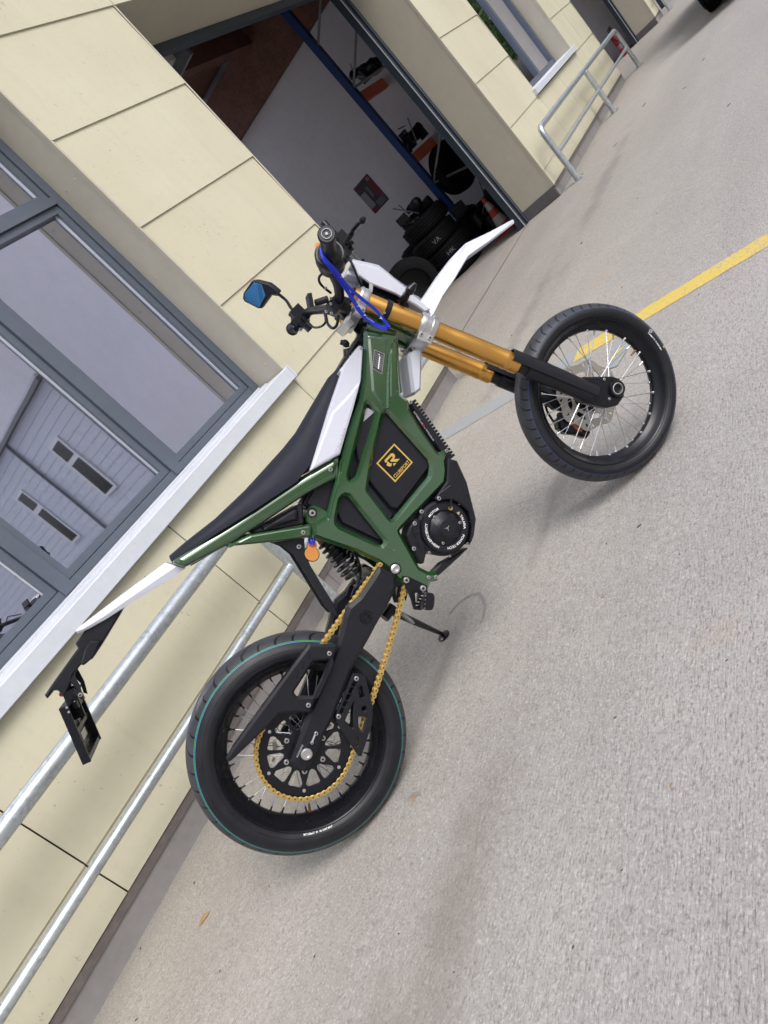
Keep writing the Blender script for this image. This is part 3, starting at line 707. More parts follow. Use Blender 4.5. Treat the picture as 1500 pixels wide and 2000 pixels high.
# ------------------------------------------------------------------ inside the garage
p0 = [ray(716, 338), ray(690, 371), ray(736, 420), ray(758, 386)]
q = [CAM + d * (XW - .004) / d.x for d in p0]
ya, yb = (q[0].y + q[3].y) / 2, (q[1].y + q[2].y) / 2; za, zb = (q[0].z + q[1].z) / 2, (q[2].z + q[3].z) / 2
po = MB(); xx = XW - .004
def prect(m, u0, u1, v0, v1, k=0):        # u from the far edge, v from the top, in fractions
    po.use(m); x = xx - .0012 * k
    Y = lambda u: yb + (ya - yb) * u; Z = lambda v: za + (zb - za) * v
    po.bb((x - .001, min(Y(u0), Y(u1)), min(Z(v0), Z(v1))), (x, max(Y(u0), Y(u1)), max(Z(v0), Z(v1))))
prect('darkpr', 0, 1, 0, 1); prect('dredpr', .72, .98, .02, .72, 1); prect('dredpr', .03, .30, .84, .99, 1); prect('dredpr', .02, .18, .02, .16, 1); prect('dgreypr', .02, .34, .30, .82, 1)
prect('dgreypr', .78, .92, .06, .16, 2); prect('dredpr', .82, .88, .09, .13, 3)
for i in range(5): prect('dgreypr', .42, .95 - .07 * (i % 2), .76 + .042 * i, .775 + .042 * i, 1)
for i in range(6): prect('dgreypr', .46, .60, .26 + .06 * i, .285 + .06 * i, 1)
tag(po.build('poster', smooth=False, loc=(XW, ya, zb)), 'small red and black poster stuck on the grey garage wall', 'poster')

t = thing('pallet_rack', 'pallet rack with a blue upright and orange beams inside the garage', 'rack', (8.66, 4.25, GZ(4.25)))
for y in (4.25, 3.42):
    b = MB().use('rackblue'); b.bb((8.62, y - .045, GZ(y)), (8.63, y + .045, 4.0)); b.bb((8.63, y - .045, GZ(y)), (8.70, y - .035, 4.0)); b.bb((8.63, y + .035, GZ(y)), (8.70, y + .045, 4.0)); b.build('upright', t, smooth=False)
for z in (1.36, 2.30):
    for y in (4.25, 3.42):
        b = MB().use('rackor'); b.bb((8.705, y - .02, z), (9.48, y + .03, z + .13)); b.build('beam', t, smooth=False)
for (z0, z1) in ((1.05, 1.60), (1.05, .80), (2.50, 3.05), (2.50, 2.28), (3.1, 3.6)):
    b = MB().use('rackgrey'); b.tube([(8.665, 4.22, z0), (8.665, 3.46, z1)], .016, 8); b.build('brace', t)
def oldtyre(label, c, ax, r=.325, w_=.205, m='oldtyre'):
    mb = MB().use('oldtyre'); h = w_ / 2
    pr_ = [(r * .60, -h * .8), (r * .66, -h), (r * .80, -h * 1.02), (r * .95, -h * .82), (r * .99, -h * .5)]
    for k in range(4): o_ = -h * .5 + k * h / 3; pr_ += [(r, o_ + .004), (r, o_ + h / 3 - .012), (r * .975, o_ + h / 3 - .008), (r * .975, o_ + h / 3 - .001)]
    pr_ += [(r * .97, h * .7), (r * .80, h * 1.02), (r * .66, h), (r * .60, h * .8), (r * .58, 0)]
    mb.lathe(c, ax, pr_, 44, closed=True)
    return mb
GT = 'old car tyres piled in the garage'
tz = GZ(4.4)
def put_tyre(label, x, y, z, ax=(0, 0, 1), r=.325, w_=.205, chalk=None, dark=False):
    mb = oldtyre(label, (x, y, z), ax, r, w_)
    if dark: mb.use('junk'); mb.lathe((x, y, z), ax, [(.0001, .02), (r * .5, .03), (r * .62, .06), (r * .62, -.06), (r * .5, -.03), (.0001, -.02)], 24)
    o = mb.build('car_tyre', loc=(x, y, z - (w_ / 2 if ax == (0, 0, 1) else r)))
    tag(o, label, 'tyre', GT)
    if chalk:
        cb = MB().use('dgreypr'); dv = V((x, y, 0)).normalized(); dv.z = 0; dv = -dv; sd_ = V((-dv.y, dv.x, 0))
        def fn(px_, py_, wd):
            th = (px_ - wd / 2) / r; n_ = dv * math.cos(th) + sd_ * math.sin(th); return V((x, y, z)) + n_ * (r + .002) + V((0, 0, py_ - .04))
        word(cb, chalk, .085, fn, -.0012); cb.build('chalk_mark', o, smooth=False)
    return o
put_tyre('old tyre at the bottom of the stack in the garage', 8.05, 4.35, tz + .105, r=.33)
put_tyre('old tyre chalked HK, second from the bottom of the stack in the garage', 8.06, 4.33, tz + .315, r=.33, chalk='HK')
put_tyre('old tyre chalked VA, third from the bottom of the stack in the garage', 8.03, 4.37, tz + .525, chalk='VA')
put_tyre('old tyre on top of the stack in the garage', 8.10, 4.36, tz + .735)
put_tyre('old tyre standing upright at the left of the stack', 7.35, 4.62, GZ(4.6) + .33, (.75, .45, .12), .33, dark=True)
put_tyre('old tyre leaning on the blue rack upright above the stack', 8.95, 4.02, 1.02, (.35, .9, .1), .33, dark=True)
put_tyre('old tyre lying on the floor behind the stack, against the garage wall', 8.75, 4.95, GZ(5) + .11, r=.33)
put_tyre('old tyre lying on another against the garage wall, behind the stack', 8.78, 4.93, GZ(5) + .32, r=.33)
put_tyre('old tyre at the top of the rear pile against the garage wall', 8.74, 4.96, GZ(5) + .53, r=.32)
# tool and gearbox clutter
def clutter(label, name, c, n, sp, seed, cat):
    rnd = random.Random(seed); mb = MB().use('junk'); c = V(c)
    for i in range(n):
        h = V([rnd.uniform(.25, 1) * sp * .45 for _ in range(3)]); a = rnd.uniform(0, 3)
        ax = (V((math.cos(a), math.sin(a), 0)), V((-math.sin(a), math.cos(a), 0)), V((0, 0, 1)))
        p = c + V([rnd.uniform(-sp, sp), rnd.uniform(-sp, sp), rnd.uniform(0, sp) + h.z * .8])
        if i % 2: mb.box(p, h, ax)
        else: mb.lathe(p, ax[rnd.randrange(3)], [(.0001, -h.x), (h.x, -h.x), (h.x * .9, h.x * .6), (h.x * .5, h.x), (.0001, h.x)], 12)
    mb.use('rackgrey')
    for i in range(3): mb.tube([c + V([rnd.uniform(-sp, sp) for _ in range(3)]) + V((0, 0, sp)), c + V([rnd.uniform(-sp, sp) for _ in range(3)]) + V((0, 0, sp))], .008, 6)
    return tag(mb.build(name, loc=c), label, cat)
clutter('dark gearbox parts lying on the top tyre of the stack', 'gearbox', (8.02, 4.38, tz + .76), 13, .19, 3, 'gearbox')
clutter('pile of black machine parts on the floor right of the tyre stack', 'machine_parts', (8.80, 3.85, GZ(3.8)), 26, .40, 8, 'scrap')
clutter('dark parts lying on the middle orange beam of the rack', 'machine_parts', (8.9, 4.12, 1.50), 10, .17, 21, 'scrap')
clutter('dark parts lying on the top orange beam of the rack', 'machine_parts', (8.95, 4.15, 2.44), 10, .17, 33, 'scrap')
clutter('black engine block standing left of the tyre stack', 'engine_block', (7.62, 4.95, GZ(5)), 12, .22, 44, 'engine')
# traffic cone
cx, cy = 8.12, 3.62; cz = GZ(cy)
t = thing('traffic_cone', 'red and white traffic cone behind the right garage door post', 'cone', (cx, cy, cz))
b = MB().use('conered'); b.bb((cx - .14, cy - .14, cz), (cx + .14, cy + .14, cz + .025)); b.build('cone_base', t, smooth=False)
H = .50; rr = lambda z: .105 - .085 * z / H
b = MB()
for i, (z0, z1) in enumerate(((.025, .13), (.13, .24), (.24, .33), (.33, .42), (.42, .50))):
    b.use('conewhite' if i in (1, 3) else 'conered'); b.lathe((cx, cy, cz), (0, 0, 1), [(rr(z0), z0), (rr(z1), z1)], 28)
b.build('cone_body', t)
# blue cylinder (jack) behind the headlight
p = CAM + ray(712, 520) * (5.0 / ray(712, 520).y)
b = MB().use('rackblue'); b.tube([(p.x, 5.0, GZ(5)), (p.x, 5.0, p.z + .08)], .055, 16); b.use('steel'); b.tube([(p.x, 5.0, p.z + .08), (p.x, 5.0, p.z + .30)], .02, 10)
b.use('rackblue'); b.bb((p.x - .12, 4.88, GZ(5)), (p.x + .12, 5.12, GZ(5) + .05))
tag(b.build('jack', loc=(p.x, 5.0, GZ(5))), 'dark blue bottle jack standing on the garage floor behind the headlight', 'jack')
# fire extinguisher in the far doorway
p = CAM + ray(1214, 72) * (3.55 / ray(1214, 72).y); ex, ey = 17.15, 3.40; ez = GZ(ey)
t = thing('fire_extinguisher', 'red fire extinguisher with black hose inside the far doorway', 'extinguisher', (ex, ey, ez))
b = MB().use('redp'); b.lathe((ex, ey, ez), (0, 0, 1), [(.0001, 0), (.088, 0), (.092, .02), (.092, .42), (.08, .48), (.04, .52), (.03, .55), (.0001, .55)], 24); b.build('cylinder', t)
b = MB().use('black'); b.tube([(ex, ey, ez + .54), (ex - .06, ey - .02, ez + .62), (ex - .22, ey, ez + .60), (ex - .25, ey, ez + .42), (ex - .13, ey - .03, ez + .30)], .013, 8); b.build('hose', t)
b = MB().use('black'); b.bb((ex - .02, ey - .02, ez + .55), (ex + .10, ey + .02, ez + .60)); b.bb((ex - .02, ey - .018, ez + .62), (ex + .12, ey + .018, ez + .635)); b.build('handle', t, smooth=False)
b = MB().use('dgreypr'); b.lathe((ex, ey, ez), (0, 0, 1), [(.0925, .16), (.0925, .24)], 24); b.build('label_band', t)

# office things behind the big window
t = thing('office_shelf', 'grey office shelf with red binders behind the big window', 'shelf', (2.2, 3.7, .26))
b = MB().use('fdark')
for z in (.9, 1.22, 1.54): b.bb((1.72, 3.6, z), (2.62, 3.86, z + .02))
for x in (1.72, 2.15, 2.60): b.bb((x, 3.6, .26), (x + .02, 3.859, 1.559))
b.bb((1.72, 3.861, .26), (2.62, 3.87, 1.56)); b.build('shelf_frame', t, smooth=False)
rnd = random.Random(4); x = 1.76
while x < 2.56:
    w_ = rnd.uniform(.03, .06)
    if not 2.1 < x < 2.17:
        for z in (.92, 1.24):
            b = MB().use('redpr' if rnd.random() < .6 else 'white'); b.bb((x, 3.62, z), (x + w_ - .004, 3.80, z + rnd.uniform(.22, .28))); b.build('binder', t, smooth=False)
    x += w_

# ------------------------------------------------------------------ parked car, only the foot of one wheel inside the frame
cwx, cwy = ground(1386, 27).x, ground(1386, 27).y
t = thing('parked_car', 'dark parked car with one front tyre at the top right edge', 'car', (cwx + 1.3, cwy - .8, GZ(cwy)))
gz = GZ(cwy)
prof = [(-.85, .30), (-.92, .45), (-.90, .62), (-.70, .72), (.15, .86), (.75, 1.36), (2.1, 1.42), (3.0, 1.05), (3.45, .98), (3.52, .55), (3.45, .28)]
arch = lambda c0: [(c0 + .37 * math.cos(a), .32 + .37 * math.sin(a)) for a in [math.pi * k / 8 for k in range(9)]]
loop = prof[:1] + prof[1:] + [(3.0, .25)] + [p_ for p_ in arch(2.6)] + [(.5, .22)] + [p_ for p_ in arch(0)] 
frc = FR((cwx, cwy - .92, gz), (1, 0, 0), (0, -1, 0), (0, 0, 1))
b = MB().use('carp'); plate(b, frc, [loop], .86, -.86, .03); b.build('body', t)
for o1, o0 in ((.864, .80), (-.864, -.80)):
    b = MB().use('dglass'); plate(b, frc, [[(.45, .90), (.85, 1.28), (2.05, 1.34), (2.75, 1.02), (2.7, .92)]], o1, o0, .01); b.build('side_window', t)
for wx in (0, 2.6):
    for yy in (cwy - .10, cwy - 1.74):
        w1 = oldtyre('', (cwx + wx, yy, gz + .315), (0, 1, 0), .315, .20); w1.use('silver'); w1.lathe((cwx + wx, yy, gz + .315), (0, 1, 0), [(.0001, .07), (.05, .08), (.17, .06), (.195, .09), (.195, -.09), (.17, -.06), (.05, -.08), (.0001, -.07)], 24)
        w1.build('wheel', t)

# ------------------------------------------------------------------ across the yard: what the windows mirror
XO = 12.0                                   # its clad side stands at right angles to our wall
def refl(X, Y):
    d = ray(X, Y); q = CAM + d * (XO / d.x); return 2 * (WF + .04) - q.y, q.z
ey_, ez_ = refl(60, 778); yc_, _ = refl(272, 905)
OB = thing('opposite_building', 'white clad building across the yard, seen mirrored in the big window', 'building', (XO + 4, yc_ - 6, 0))
b = MB().use('cladding'); ze = ez_
zc = -.5; y0_ = yc_ - 22
while zc < ze - .02:
    h_ = min(.30, ze - zc); b.bb((XO, y0_, zc), (XO + .02, yc_, zc + h_ - .02)); zc += h_
b.bb((XO + .021, y0_, -.5), (XO + .5, yc_ - .02, ze - .01)); b.build('wall', OB, smooth=False)
b = MB().use('pipe'); b.bb((XO - .14, y0_, ze), (XO + .1, yc_, ze + .13)); b.build('gutter', OB, smooth=False)
b = MB().use('cladding'); b.bb((XO - .1, y0_, ze + .131), (XO + .6, yc_, ze + .22)); b.build('roof', OB, smooth=False)
py_, pz_ = refl(120, 955)
b = MB().use('pipe'); b.tube([(XO - .06, py_, ze), (XO - .06, py_, -.2)], .05, 10); b.build('downpipe', OB)
for quad in (((110, 866), (215, 955)), ((40, 968), (147, 1050))):
    (ya_, za_), (yb_, zb_) = refl(*quad[0]), refl(*quad[1]); ym = (ya_ + yb_) / 2; wz, wt = min(za_, zb_), max(za_, zb_)
    o = MB().use('white'); o.bb((XO - .05, ym - .50, wz - .10), (XO - .001, ym + .50, wt + .10)); o = o.build('window', OB, smooth=False)
    o2 = MB().use('dglass')
    for z0, z1 in ((wz, wz + (wt - wz) * .64), (wz + (wt - wz) * .72, wt)): o2.bb((XO - .056, ym - .38, z0), (XO - .051, ym + .38, z1))
    o2.build('pane', o, smooth=False)
W2 = MB().use('render'); XW2 = 22.0  # white block added out of view to fill the right pane's reflection
d_ = ray(300, 860); q_ = CAM + d_ * (XW2 / d_.x); yw = 2 * (WF + .04) - q_.y
W2.bb((XW2, -62.0, -.8), (XW2 + 6, -9.0, 15.0)); WG = W2.build('reflection_backdrop', smooth=False, loc=(XW2 + 3, -6, 0)); tag(WG, 'plain white rendered block added across the yard to fill the reflection in the right pane of the big window', 'building')
def tree(label, x, y, h, r, seed, n=2600):
    rnd = random.Random(seed); z = GZ(y); t = thing('tree', label, 'tree', (x, y, z), 'trees across the yard')
    b = MB().use('bark'); b.tube([(x, y, z), (x + .1, y, z + h * .3), (x, y + .1, z + h * .6), (x + .05, y, z + h * .9)], [.22, .17, .10, .02], 9)
    for k in range(7):
        a = rnd.uniform(0, 6.28); zz = z + h * rnd.uniform(.3, .7); b.tube([(x, y, zz), (x + math.cos(a) * r * .4, y + math.sin(a) * r * .4, zz + h * .12), (x + math.cos(a) * r * .8, y + math.sin(a) * r * .8, zz + h * .17)], [.07, .045, .01], 6)
    b.build('trunk', t)
    b = MB().use('leaf'); cl = [(V((rnd.gauss(0, .42), rnd.gauss(0, .42), rnd.uniform(-.8, .9))), rnd.uniform(.22, .42)) for _ in range(26)]
    for k in range(n):
        c_, q_ = rnd.choice(cl); d = V([rnd.gauss(0, 1) for _ in range(3)]).normalized() * q_ * rnd.uniform(.6, 1)
        p = c_ + d; P = V((x + p.x * r, y + p.y * r, z + h * .62 + p.z * h * .34)); s_ = rnd.uniform(.10, .2)
        a = V([rnd.gauss(0, 1) for _ in range(3)]).normalized(); c2 = a.orthogonal().normalized()
        b.add([P - a * s_, P + c2 * s_ * .5, P + a * s_, P - c2 * s_ * .5], [(0, 1, 2, 3)])
    b.build('crown', t, smooth=False, fix=False)
tree('green leafy tree mirrored in the far window, left of the other', 30.0, -2.6, 7.5, 2.6, 1)
tree('green leafy tree mirrored in the far window, right of the other', 35.0, -5.2, 8.5, 3.0, 2)

# ------------------------------------------------------------------ scuffs on the slab
def scuff(pts, w_):
    mb = MB().use('scuff'); P = [ground(*p) for p in pts]; P = [V((p.x, p.y, GZ(p.y) + .0015)) for p in P]; n = len(P); vs = []
    for i, p in enumerate(P):
        d = (P[min(i + 1, n - 1)] - P[max(i - 1, 0)]).normalized(); s_ = V((-d.y, d.x, 0)) * (w_ * (.2 + .8 * math.sin(math.pi * (i + .3) / n)))
        vs += [p + s_, p - s_]
    mb.add(vs, [(2 * i, 2 * i + 1, 2 * i + 3, 2 * i + 2) for i in range(n - 1)]); return struct(mb.build('scuff_mark', smooth=False))
scuff([(878, 1200), (892, 1182), (908, 1169), (922, 1162), (936, 1159), (943, 1170), (948, 1184), (946, 1200), (938, 1218)], .007)
scuff([(800, 1560), (806, 1552), (815, 1549), (822, 1553)], .006)
# ------------------------------------------------------------------ litter
lf = ground(400, 1796)
b = MB().use('leafdry'); a0 = V((.026, -.012, 0)); s_ = V((.002, .006, 0))
b.add([lf - a0 + V((0, 0, .003)), lf - a0 * .3 + s_ + V((0, 0, .009)), lf + a0 * .4 + s_ + V((0, 0, .012)), lf + a0 + V((0, 0, .004)), lf + a0 * .4 - s_ + V((0, 0, .004)), lf - a0 * .3 - s_ + V((0, 0, .003))], [(0, 1, 4, 5), (1, 2, 4), (2, 3, 4), (0, 5, 1)] [:3])
tag(b.build('dry_leaf', loc=lf), 'small curled brown leaf on the concrete near the wall', 'leaf')

BITS = [(526, 1731, 6), (380, 1725, 9), (615, 1868, 7), (524, 1806, 5), (779, 1824, 6), (709, 1825, 5), (887, 1899, 6), (275, 1852, 7), (267, 1992, 9), (430, 1897, 6), (1178, 1166, 9), (1012, 1287, 8), (1249, 1028, 12), (1328, 1083, 7), (1185, 1062, 6), (1202, 1402, 8),
        (1337, 171, 20), (1202, 283, 14), (1424, 205, 14), (1136, 475, 14), (1215, 561, 10), (1298, 494, 9), (1245, 387, 12), (1374, 116, 14), (1365, 575, 8), (1283, 417, 6), (1258, 205, 24), (1090, 640, 9), (1000, 655, 8), (1310, 1535, 7), (1215, 1700, 7), (1420, 1290, 8), (978, 1405, 6), (1120, 1850, 9)]
rnd = random.Random(77)
for X, Y, L in BITS:
    p = ground(X, Y); dep = (p - CAM).dot(CZ); h = L / FOC * dep / 2; a = rnd.gauss(0, .35) if Y < 700 else rnd.uniform(-1.2, 1.2)
    d = V((math.cos(a), math.sin(a), 0)); s_ = V((-d.y, d.x, 0)) * h * rnd.uniform(.16, .34); z = V((0, 0, 1)); e_ = min(.004, h * .5)
    b = MB().use('leafscrap' if rnd.random() < .8 else 'leafdry')
    q = [p - d * h, p - d * h * .3 + s_, p + d * h * .5 + s_ * .7, p + d * h, p + d * h * .3 - s_, p - d * h * .5 - s_ * .6]
    top = [v + z * (.0008 + e_ * k) for v, k in zip(q, (.2, .9, .6, .3, .1, .3))]; bot = [v + z * .0004 for v in q]; n = 6
    b.add(top + bot, [tuple(range(n)), tuple(range(n, 2 * n))[::-1]] + [(i, (i + 1) % n, n + (i + 1) % n, n + i) for i in range(n)])
    tag(b.build('leaf_scrap', loc=p, smooth=False), 'tiny dark scrap of dead leaf lying on the concrete', 'leaf scrap', 'leaf scraps scattered on the concrete')

# ================================================================== the motorcycle
BO = V((0.700426, 1.659874, 0.0))
BE, BN, BU = V((0.857126, -0.515004, -0.0103)), V((-0.511972, -0.853941, 0.093104)), V((0.056745, 0.074529, 0.995603))
F0 = FR(BO, BE, BN, BU)                                   # rear frame: origin at the rear contact point
AR = (0.0, .3054)                                         # rear axle
FN = V((-0.5653, -0.8223, 0.0661)).normalized(); FE = FN.cross(V((0, 0, 1))); FE = -FE.normalized() if FE.dot(BE) < 0 else FE.normalized()
FU = FN.cross(FE); FU = FU if FU.z > 0 else -FU
FC = F0.P(1.3894, 0, .2813)
F1 = FR(FC, FE, FN, FU)                                   # front assembly, turned a few degrees: origin at the front axle
BK = thing('motorcycle', 'green electric motorbike with gold forks, white panels and black tyres leaning on its stand', 'motorbike', tuple(BO))
def MK(name, fn, parent=BK, **kw):
    mb = MB(); fn(mb); return mb.build(name, parent, **kw)
def lathe(mb, fr, x, z, prof, seg=48, o=0.0, **kw):        # prof (radius, offset)
    mb.lathe(fr.P(x, o, z), fr.n, prof, seg, ref=fr.u, **kw)
def path(fr, pts): return [fr.P(*((fr.at(p[0], p[1], p[2])[0]), p[2], fr.at(p[0], p[1], p[2])[1])) for p in pts]
def sm(pts, n=4):
    """Catmull-Rom through world points"""
    out = []; k = len(pts); pts = [V(p) for p in pts]
    for i in range(k - 1):
        p0, p1, p2, p3 = pts[max(i - 1, 0)], pts[i], pts[i + 1], pts[min(i + 2, k - 1)]
        for j in range(n):
            t = j / n; out.append(.5 * ((2 * p1) + (p2 - p0) * t + (2 * p0 - 5 * p1 + 4 * p2 - p3) * t * t + (3 * p1 - p0 - 3 * p2 + p3) * t ** 3))
    out.append(pts[-1]); return out

# ------------------------------------------------------------------ wheels
def wheel(name, fr, cx, cz, sh, tm, hubw, spoke_m, nip_m, fl=.040, phase=0.0):
    R_, bead_o, shoulder = sh
    c = fr.P(cx, 0, cz)
    def hub(mb):
        mb.use('blackm')
        lathe(mb, fr, cx, cz, [(.0001, hubw + .012), (.016, hubw + .012), (.018, hubw), (.036, hubw), (.038, hubw - .006), (.022, hubw - .012), (.020, 0), (.022, -hubw + .012), (.038, -hubw + .006), (.036, -hubw), (.018, -hubw), (.016, -hubw - .012), (.0001, -hubw - .012)], 32)
    w_ = MK(name, hub)
    half = shoulder
    prof = [(r, -o) for o, r in half] + [(r, o) for o, r in half[::-1]][1:]
    MK('tyre', lambda mb: (mb.use(tm), lathe(mb, fr, cx, cz, prof, 120, uv=True)), w_, ang=80)
    b = bead_o
    rim = [(.2305, b), (.2305, b - .004), (.2270, b - .0065), (.2190, b - .007), (.2150, b - .012), (.2080, b - .020), (.1990, .012), (.1975, 0), (.1990, -.012), (.2080, -b + .020), (.2150, -b + .012), (.2190, -b + .007), (.2270, -b + .0065), (.2305, -b + .004), (.2305, -b), (.2265, -b - .001), (.2225, -b + .003), (.2120, -b + .014), (.2080, 0), (.2120, b - .014), (.2225, b - .003), (.2265, b + .001)]
    rim = [(.2310, b + .001), (.2285, b + .0035), (.2255, b + .0015), (.2235, b - .004), (.2165, b - .010), (.2125, b - .018), (.2025, .013), (.1985, .007), (.1975, 0), (.1985, -.007), (.2025, -.013), (.2125, -b + .018), (.2165, -b + .010), (.2235, -b + .004), (.2255, -b - .0015), (.2285, -b - .0035), (.2310, -b - .001), (.2320, -b + .002), (.2180, -b + .016), (.2080, 0), (.2180, b - .016), (.2320, b - .002)]
    rm_ = MK('rim', lambda mb: (mb.use('blackm'), lathe(mb, fr, cx, cz, rim, 120, closed=True)), w_, ang=50)
    ns = 36
    for k in range(ns):
        side = 1 if k % 2 else -1; cross = 1 if (k // 2) % 2 else -1
        a = 2 * math.pi * (k + .5) / ns + phase; a0 = a - cross * 1.15
        p0 = fr.P(cx + .030 * math.cos(a0), side * (hubw - .004), cz + .030 * math.sin(a0))
        p1 = fr.P(cx + .199 * math.cos(a), side * .006, cz + .199 * math.sin(a))
        mb = MB().use(spoke_m); mb.tube([p0, p1], .00135, 6)
        d = (p1 - p0).normalized(); mb.use(nip_m); mb.tube([p1 - d * .016, p1 - d * .004, p1 - d * .003, p1 + d * .002], [.0022, .0026, .0042, .0055], 8)
        mb.build('spoke', w_)
    return w_
RT = [(.0432, .2300), (.0480, .2330), (.0515, .2400), (.0545, .2480), (.0550, .2560), (.0530, .2650), (.0498, .2720), (.0472, .2758), (.0455, .2785), (.0405, .2850), (.0345, .2914), (.0270, .2972), (.0185, .3018), (.0100, .3045), (.0, .3054)]
FT = [(.0355, .2290), (.0395, .2315), (.0430, .2370), (.0455, .2425), (.0460, .2475), (.0450, .2520), (.0436, .2552), (.0405, .2600), (.0350, .2664), (.0275, .2726), (.0190, .2776), (.0100, .2804), (.0, .2813)]
# the second profile must run bead -> crown with x = offset, r = radius
WR = wheel('rear_wheel', F0, 0, .3054, (.3054, .0435, RT), 'tyre_r', .034, 'chrome', 'blackm', phase=.04)
WF_ = wheel('front_wheel', F1, 0, 0, (.2813, .0355, FT), 'tyre_f', .030, 'chrome', 'chrome', phase=.0)
def valve(fr, cx, cz, a, w_):
    d = fr.e * math.cos(a) + fr.u * math.sin(a); p = fr.P(cx, 0, cz) + d * .199
    MK('valve_stem', lambda mb: (mb.use('chaind'), mb.tube([p, p - d * .012, p - d * .024], [.0045, .0036, .0030], 8)), w_)
def ang(fr, cx, cz, X, Y, o=0):
    a = fr.at(X, Y, o); return math.atan2(a[1] - cz, a[0] - cx)
valve(F1, 0, 0, ang(F1, 0, 0, 1238, 688), WF_); valve(F0, 0, .3054, ang(F0, 0, .3054, 604, 1575), WR)
# brake discs
def disc(fr, cx, cz, o, r0, w_, seed=0):
    lp = []; n = 8
    for k in range(160):
        a = 2 * math.pi * k / 160; lp.append((cx + (r0 - .0055 + .0055 * math.cos(n * a + seed)) * math.cos(a), cz + (r0 - .0055 + .0055 * math.cos(n * a + seed)) * math.sin(a)))
    holes = []
    for k in range(n):
        a = 2 * math.pi * (k + .5) / n
        q = [(-.26, r0 * .56), (.10, r0 * .56), (.26, r0 * .68), (.02, r0 * .70), (-.24, r0 * .66)]
        holes.append([(cx + rr_ * math.cos(a + t), cz + rr_ * math.sin(a + t)) for t, rr_ in q])
        a = 2 * math.pi * (k) / n
        for t0, rr_ in ((-.10, .84), (.14, .86)):
            holes.append([(cx + (r0 * rr_ + dr) * math.cos(a + t0 + dt), cz + (r0 * rr_ + dr) * math.sin(a + t0 + dt)) for dt, dr in ((-.05, -.004), (.02, -.006), (.07, .003), (.01, .006))])
    holes.append(circ(cx, cz, r0 * .40, 24))
    MK('brake_disc', lambda mb: (mb.use('discm'), plate(mb, fr, [lp] + holes, o + .0016, o - .0016, .0004), mb.use('blackm'), lathe(mb, fr, cx, cz, [(.022, o - .006), (r0 * .46, o - .006), (r0 * .46, o + .0055), (.022, o + .0055)], 24, closed=True)), w_)
disc(F1, 0, 0, -.052, .116, WF_, .4); disc(F0, 0, .3054, -.058, .110, WR, 1.0)
# tyre lettering, small white marks on the sidewalls
def ringtext(mb, fr, cx, cz, s_, size, r, ac, o, ccw=False, bold=0.0, lean=0.0):
    def fn(x, y, wd):
        if ccw: th = ac + (x - wd / 2) / r; rr_ = r - y
        else: th = ac - (x - wd / 2) / r; rr_ = r + y
        return fr.P(cx + rr_ * math.cos(th), o + lean * y, cz + rr_ * math.sin(th))
    word(mb, s_, size, fn, bold)
def rt(mb):
    mb.use('white')
    ringtext(mb, F0, 0, .3054, 'MT 3.50x17  91  10  DOT 0917', .0062, .2365, ang(F0, 0, .3054, 620, 1615, .05), .0506, True, .0002, -.35)
MK('rim_marking', rt, WR, smooth=False)
def rt(mb):
    mb.use('white'); a = ang(F1, 0, 0, 1272, 672, .04)
    ringtext(mb, F1, 0, 0, '% 2.50x17  91  10  DOT 0917', .0058, .2400, a, .0462, False, .0002, 0)
    ac = ang(F1, 0, 0, 1265, 652, .04); x, z = .2515 * math.cos(ac), .2515 * math.sin(ac)
    mb.lathe(F1.P(x, .0459, z), FN, [(.0048, 0), (.0056, 0), (.0056, .0006), (.0048, .0006)], 20, closed=True)
    word(mb, '14', .006, lambda px_, py_, wd: F1.P(x + (px_ - wd / 2), .0465, z + py_ - .0022), .0001)
    mb.use('goldp'); ac = ang(F1, 0, 0, 1292, 680, .04); mb.disc(F1.P(.2555 * math.cos(ac), .0428, .2555 * math.sin(ac)), FN, .0042, .0012, 12)
MK('rim_marking', rt, WF_, smooth=False)

# ------------------------------------------------------------------ sprocket and chain
SPO = .072
def spr(mb):
    mb.use('blackm'); lp = []; nt_ = 48; rs = .128
    for k in range(nt_):
        for da, rr_ in ((-.28, rs - .003), (-.10, rs + .003), (.10, rs + .003), (.28, rs - .003)):
            a = 2 * math.pi * (k + da) / nt_; lp.append((rr_ * math.cos(a), .3054 + rr_ * math.sin(a)))
    H = [circ(0, .3054, .033, 28)]; a00 = .2
    for k in range(6):
        a = a00 + 2 * math.pi * k / 6
        for s_ in (-1, 1):
            q = [(s_ * .06, .100), (s_ * .42, .100), (s_ * .47, .090), (s_ * .30, .060), (s_ * .14, .054), (s_ * .05, .066)]
            q = [(rr_ * math.cos(a + t), .3054 + rr_ * math.sin(a + t)) for t, rr_ in q]
            H.append(fil(q if s_ > 0 else q[::-1], .006, 2))
    plate(mb, F0, [lp] + H, SPO + .0025, SPO - .0025, .0007)
    mb.use('blackm'); lathe(mb, F0, 0, .3054, [(.030, .030), (.048, .036), (.052, SPO - .003), (.033, SPO - .003)], 32, closed=True)
    for k in range(6):
        a = a00 + .52 + 2 * math.pi * k / 6; mb.bolt(F0.P(.056 * math.cos(a), SPO + .0026, .3054 + .056 * math.sin(a)), BN, .0072, .005)
        mb.use('silver'); mb.disc(F0.P(.108 * math.cos(a), SPO + .0020, .3054 + .108 * math.sin(a)), BN, .0046, .0012, 14)
MK('sprocket', spr, WR)
P1 = F0.at(767, 1118, SPO); rf_ = .044; rs_ = .128
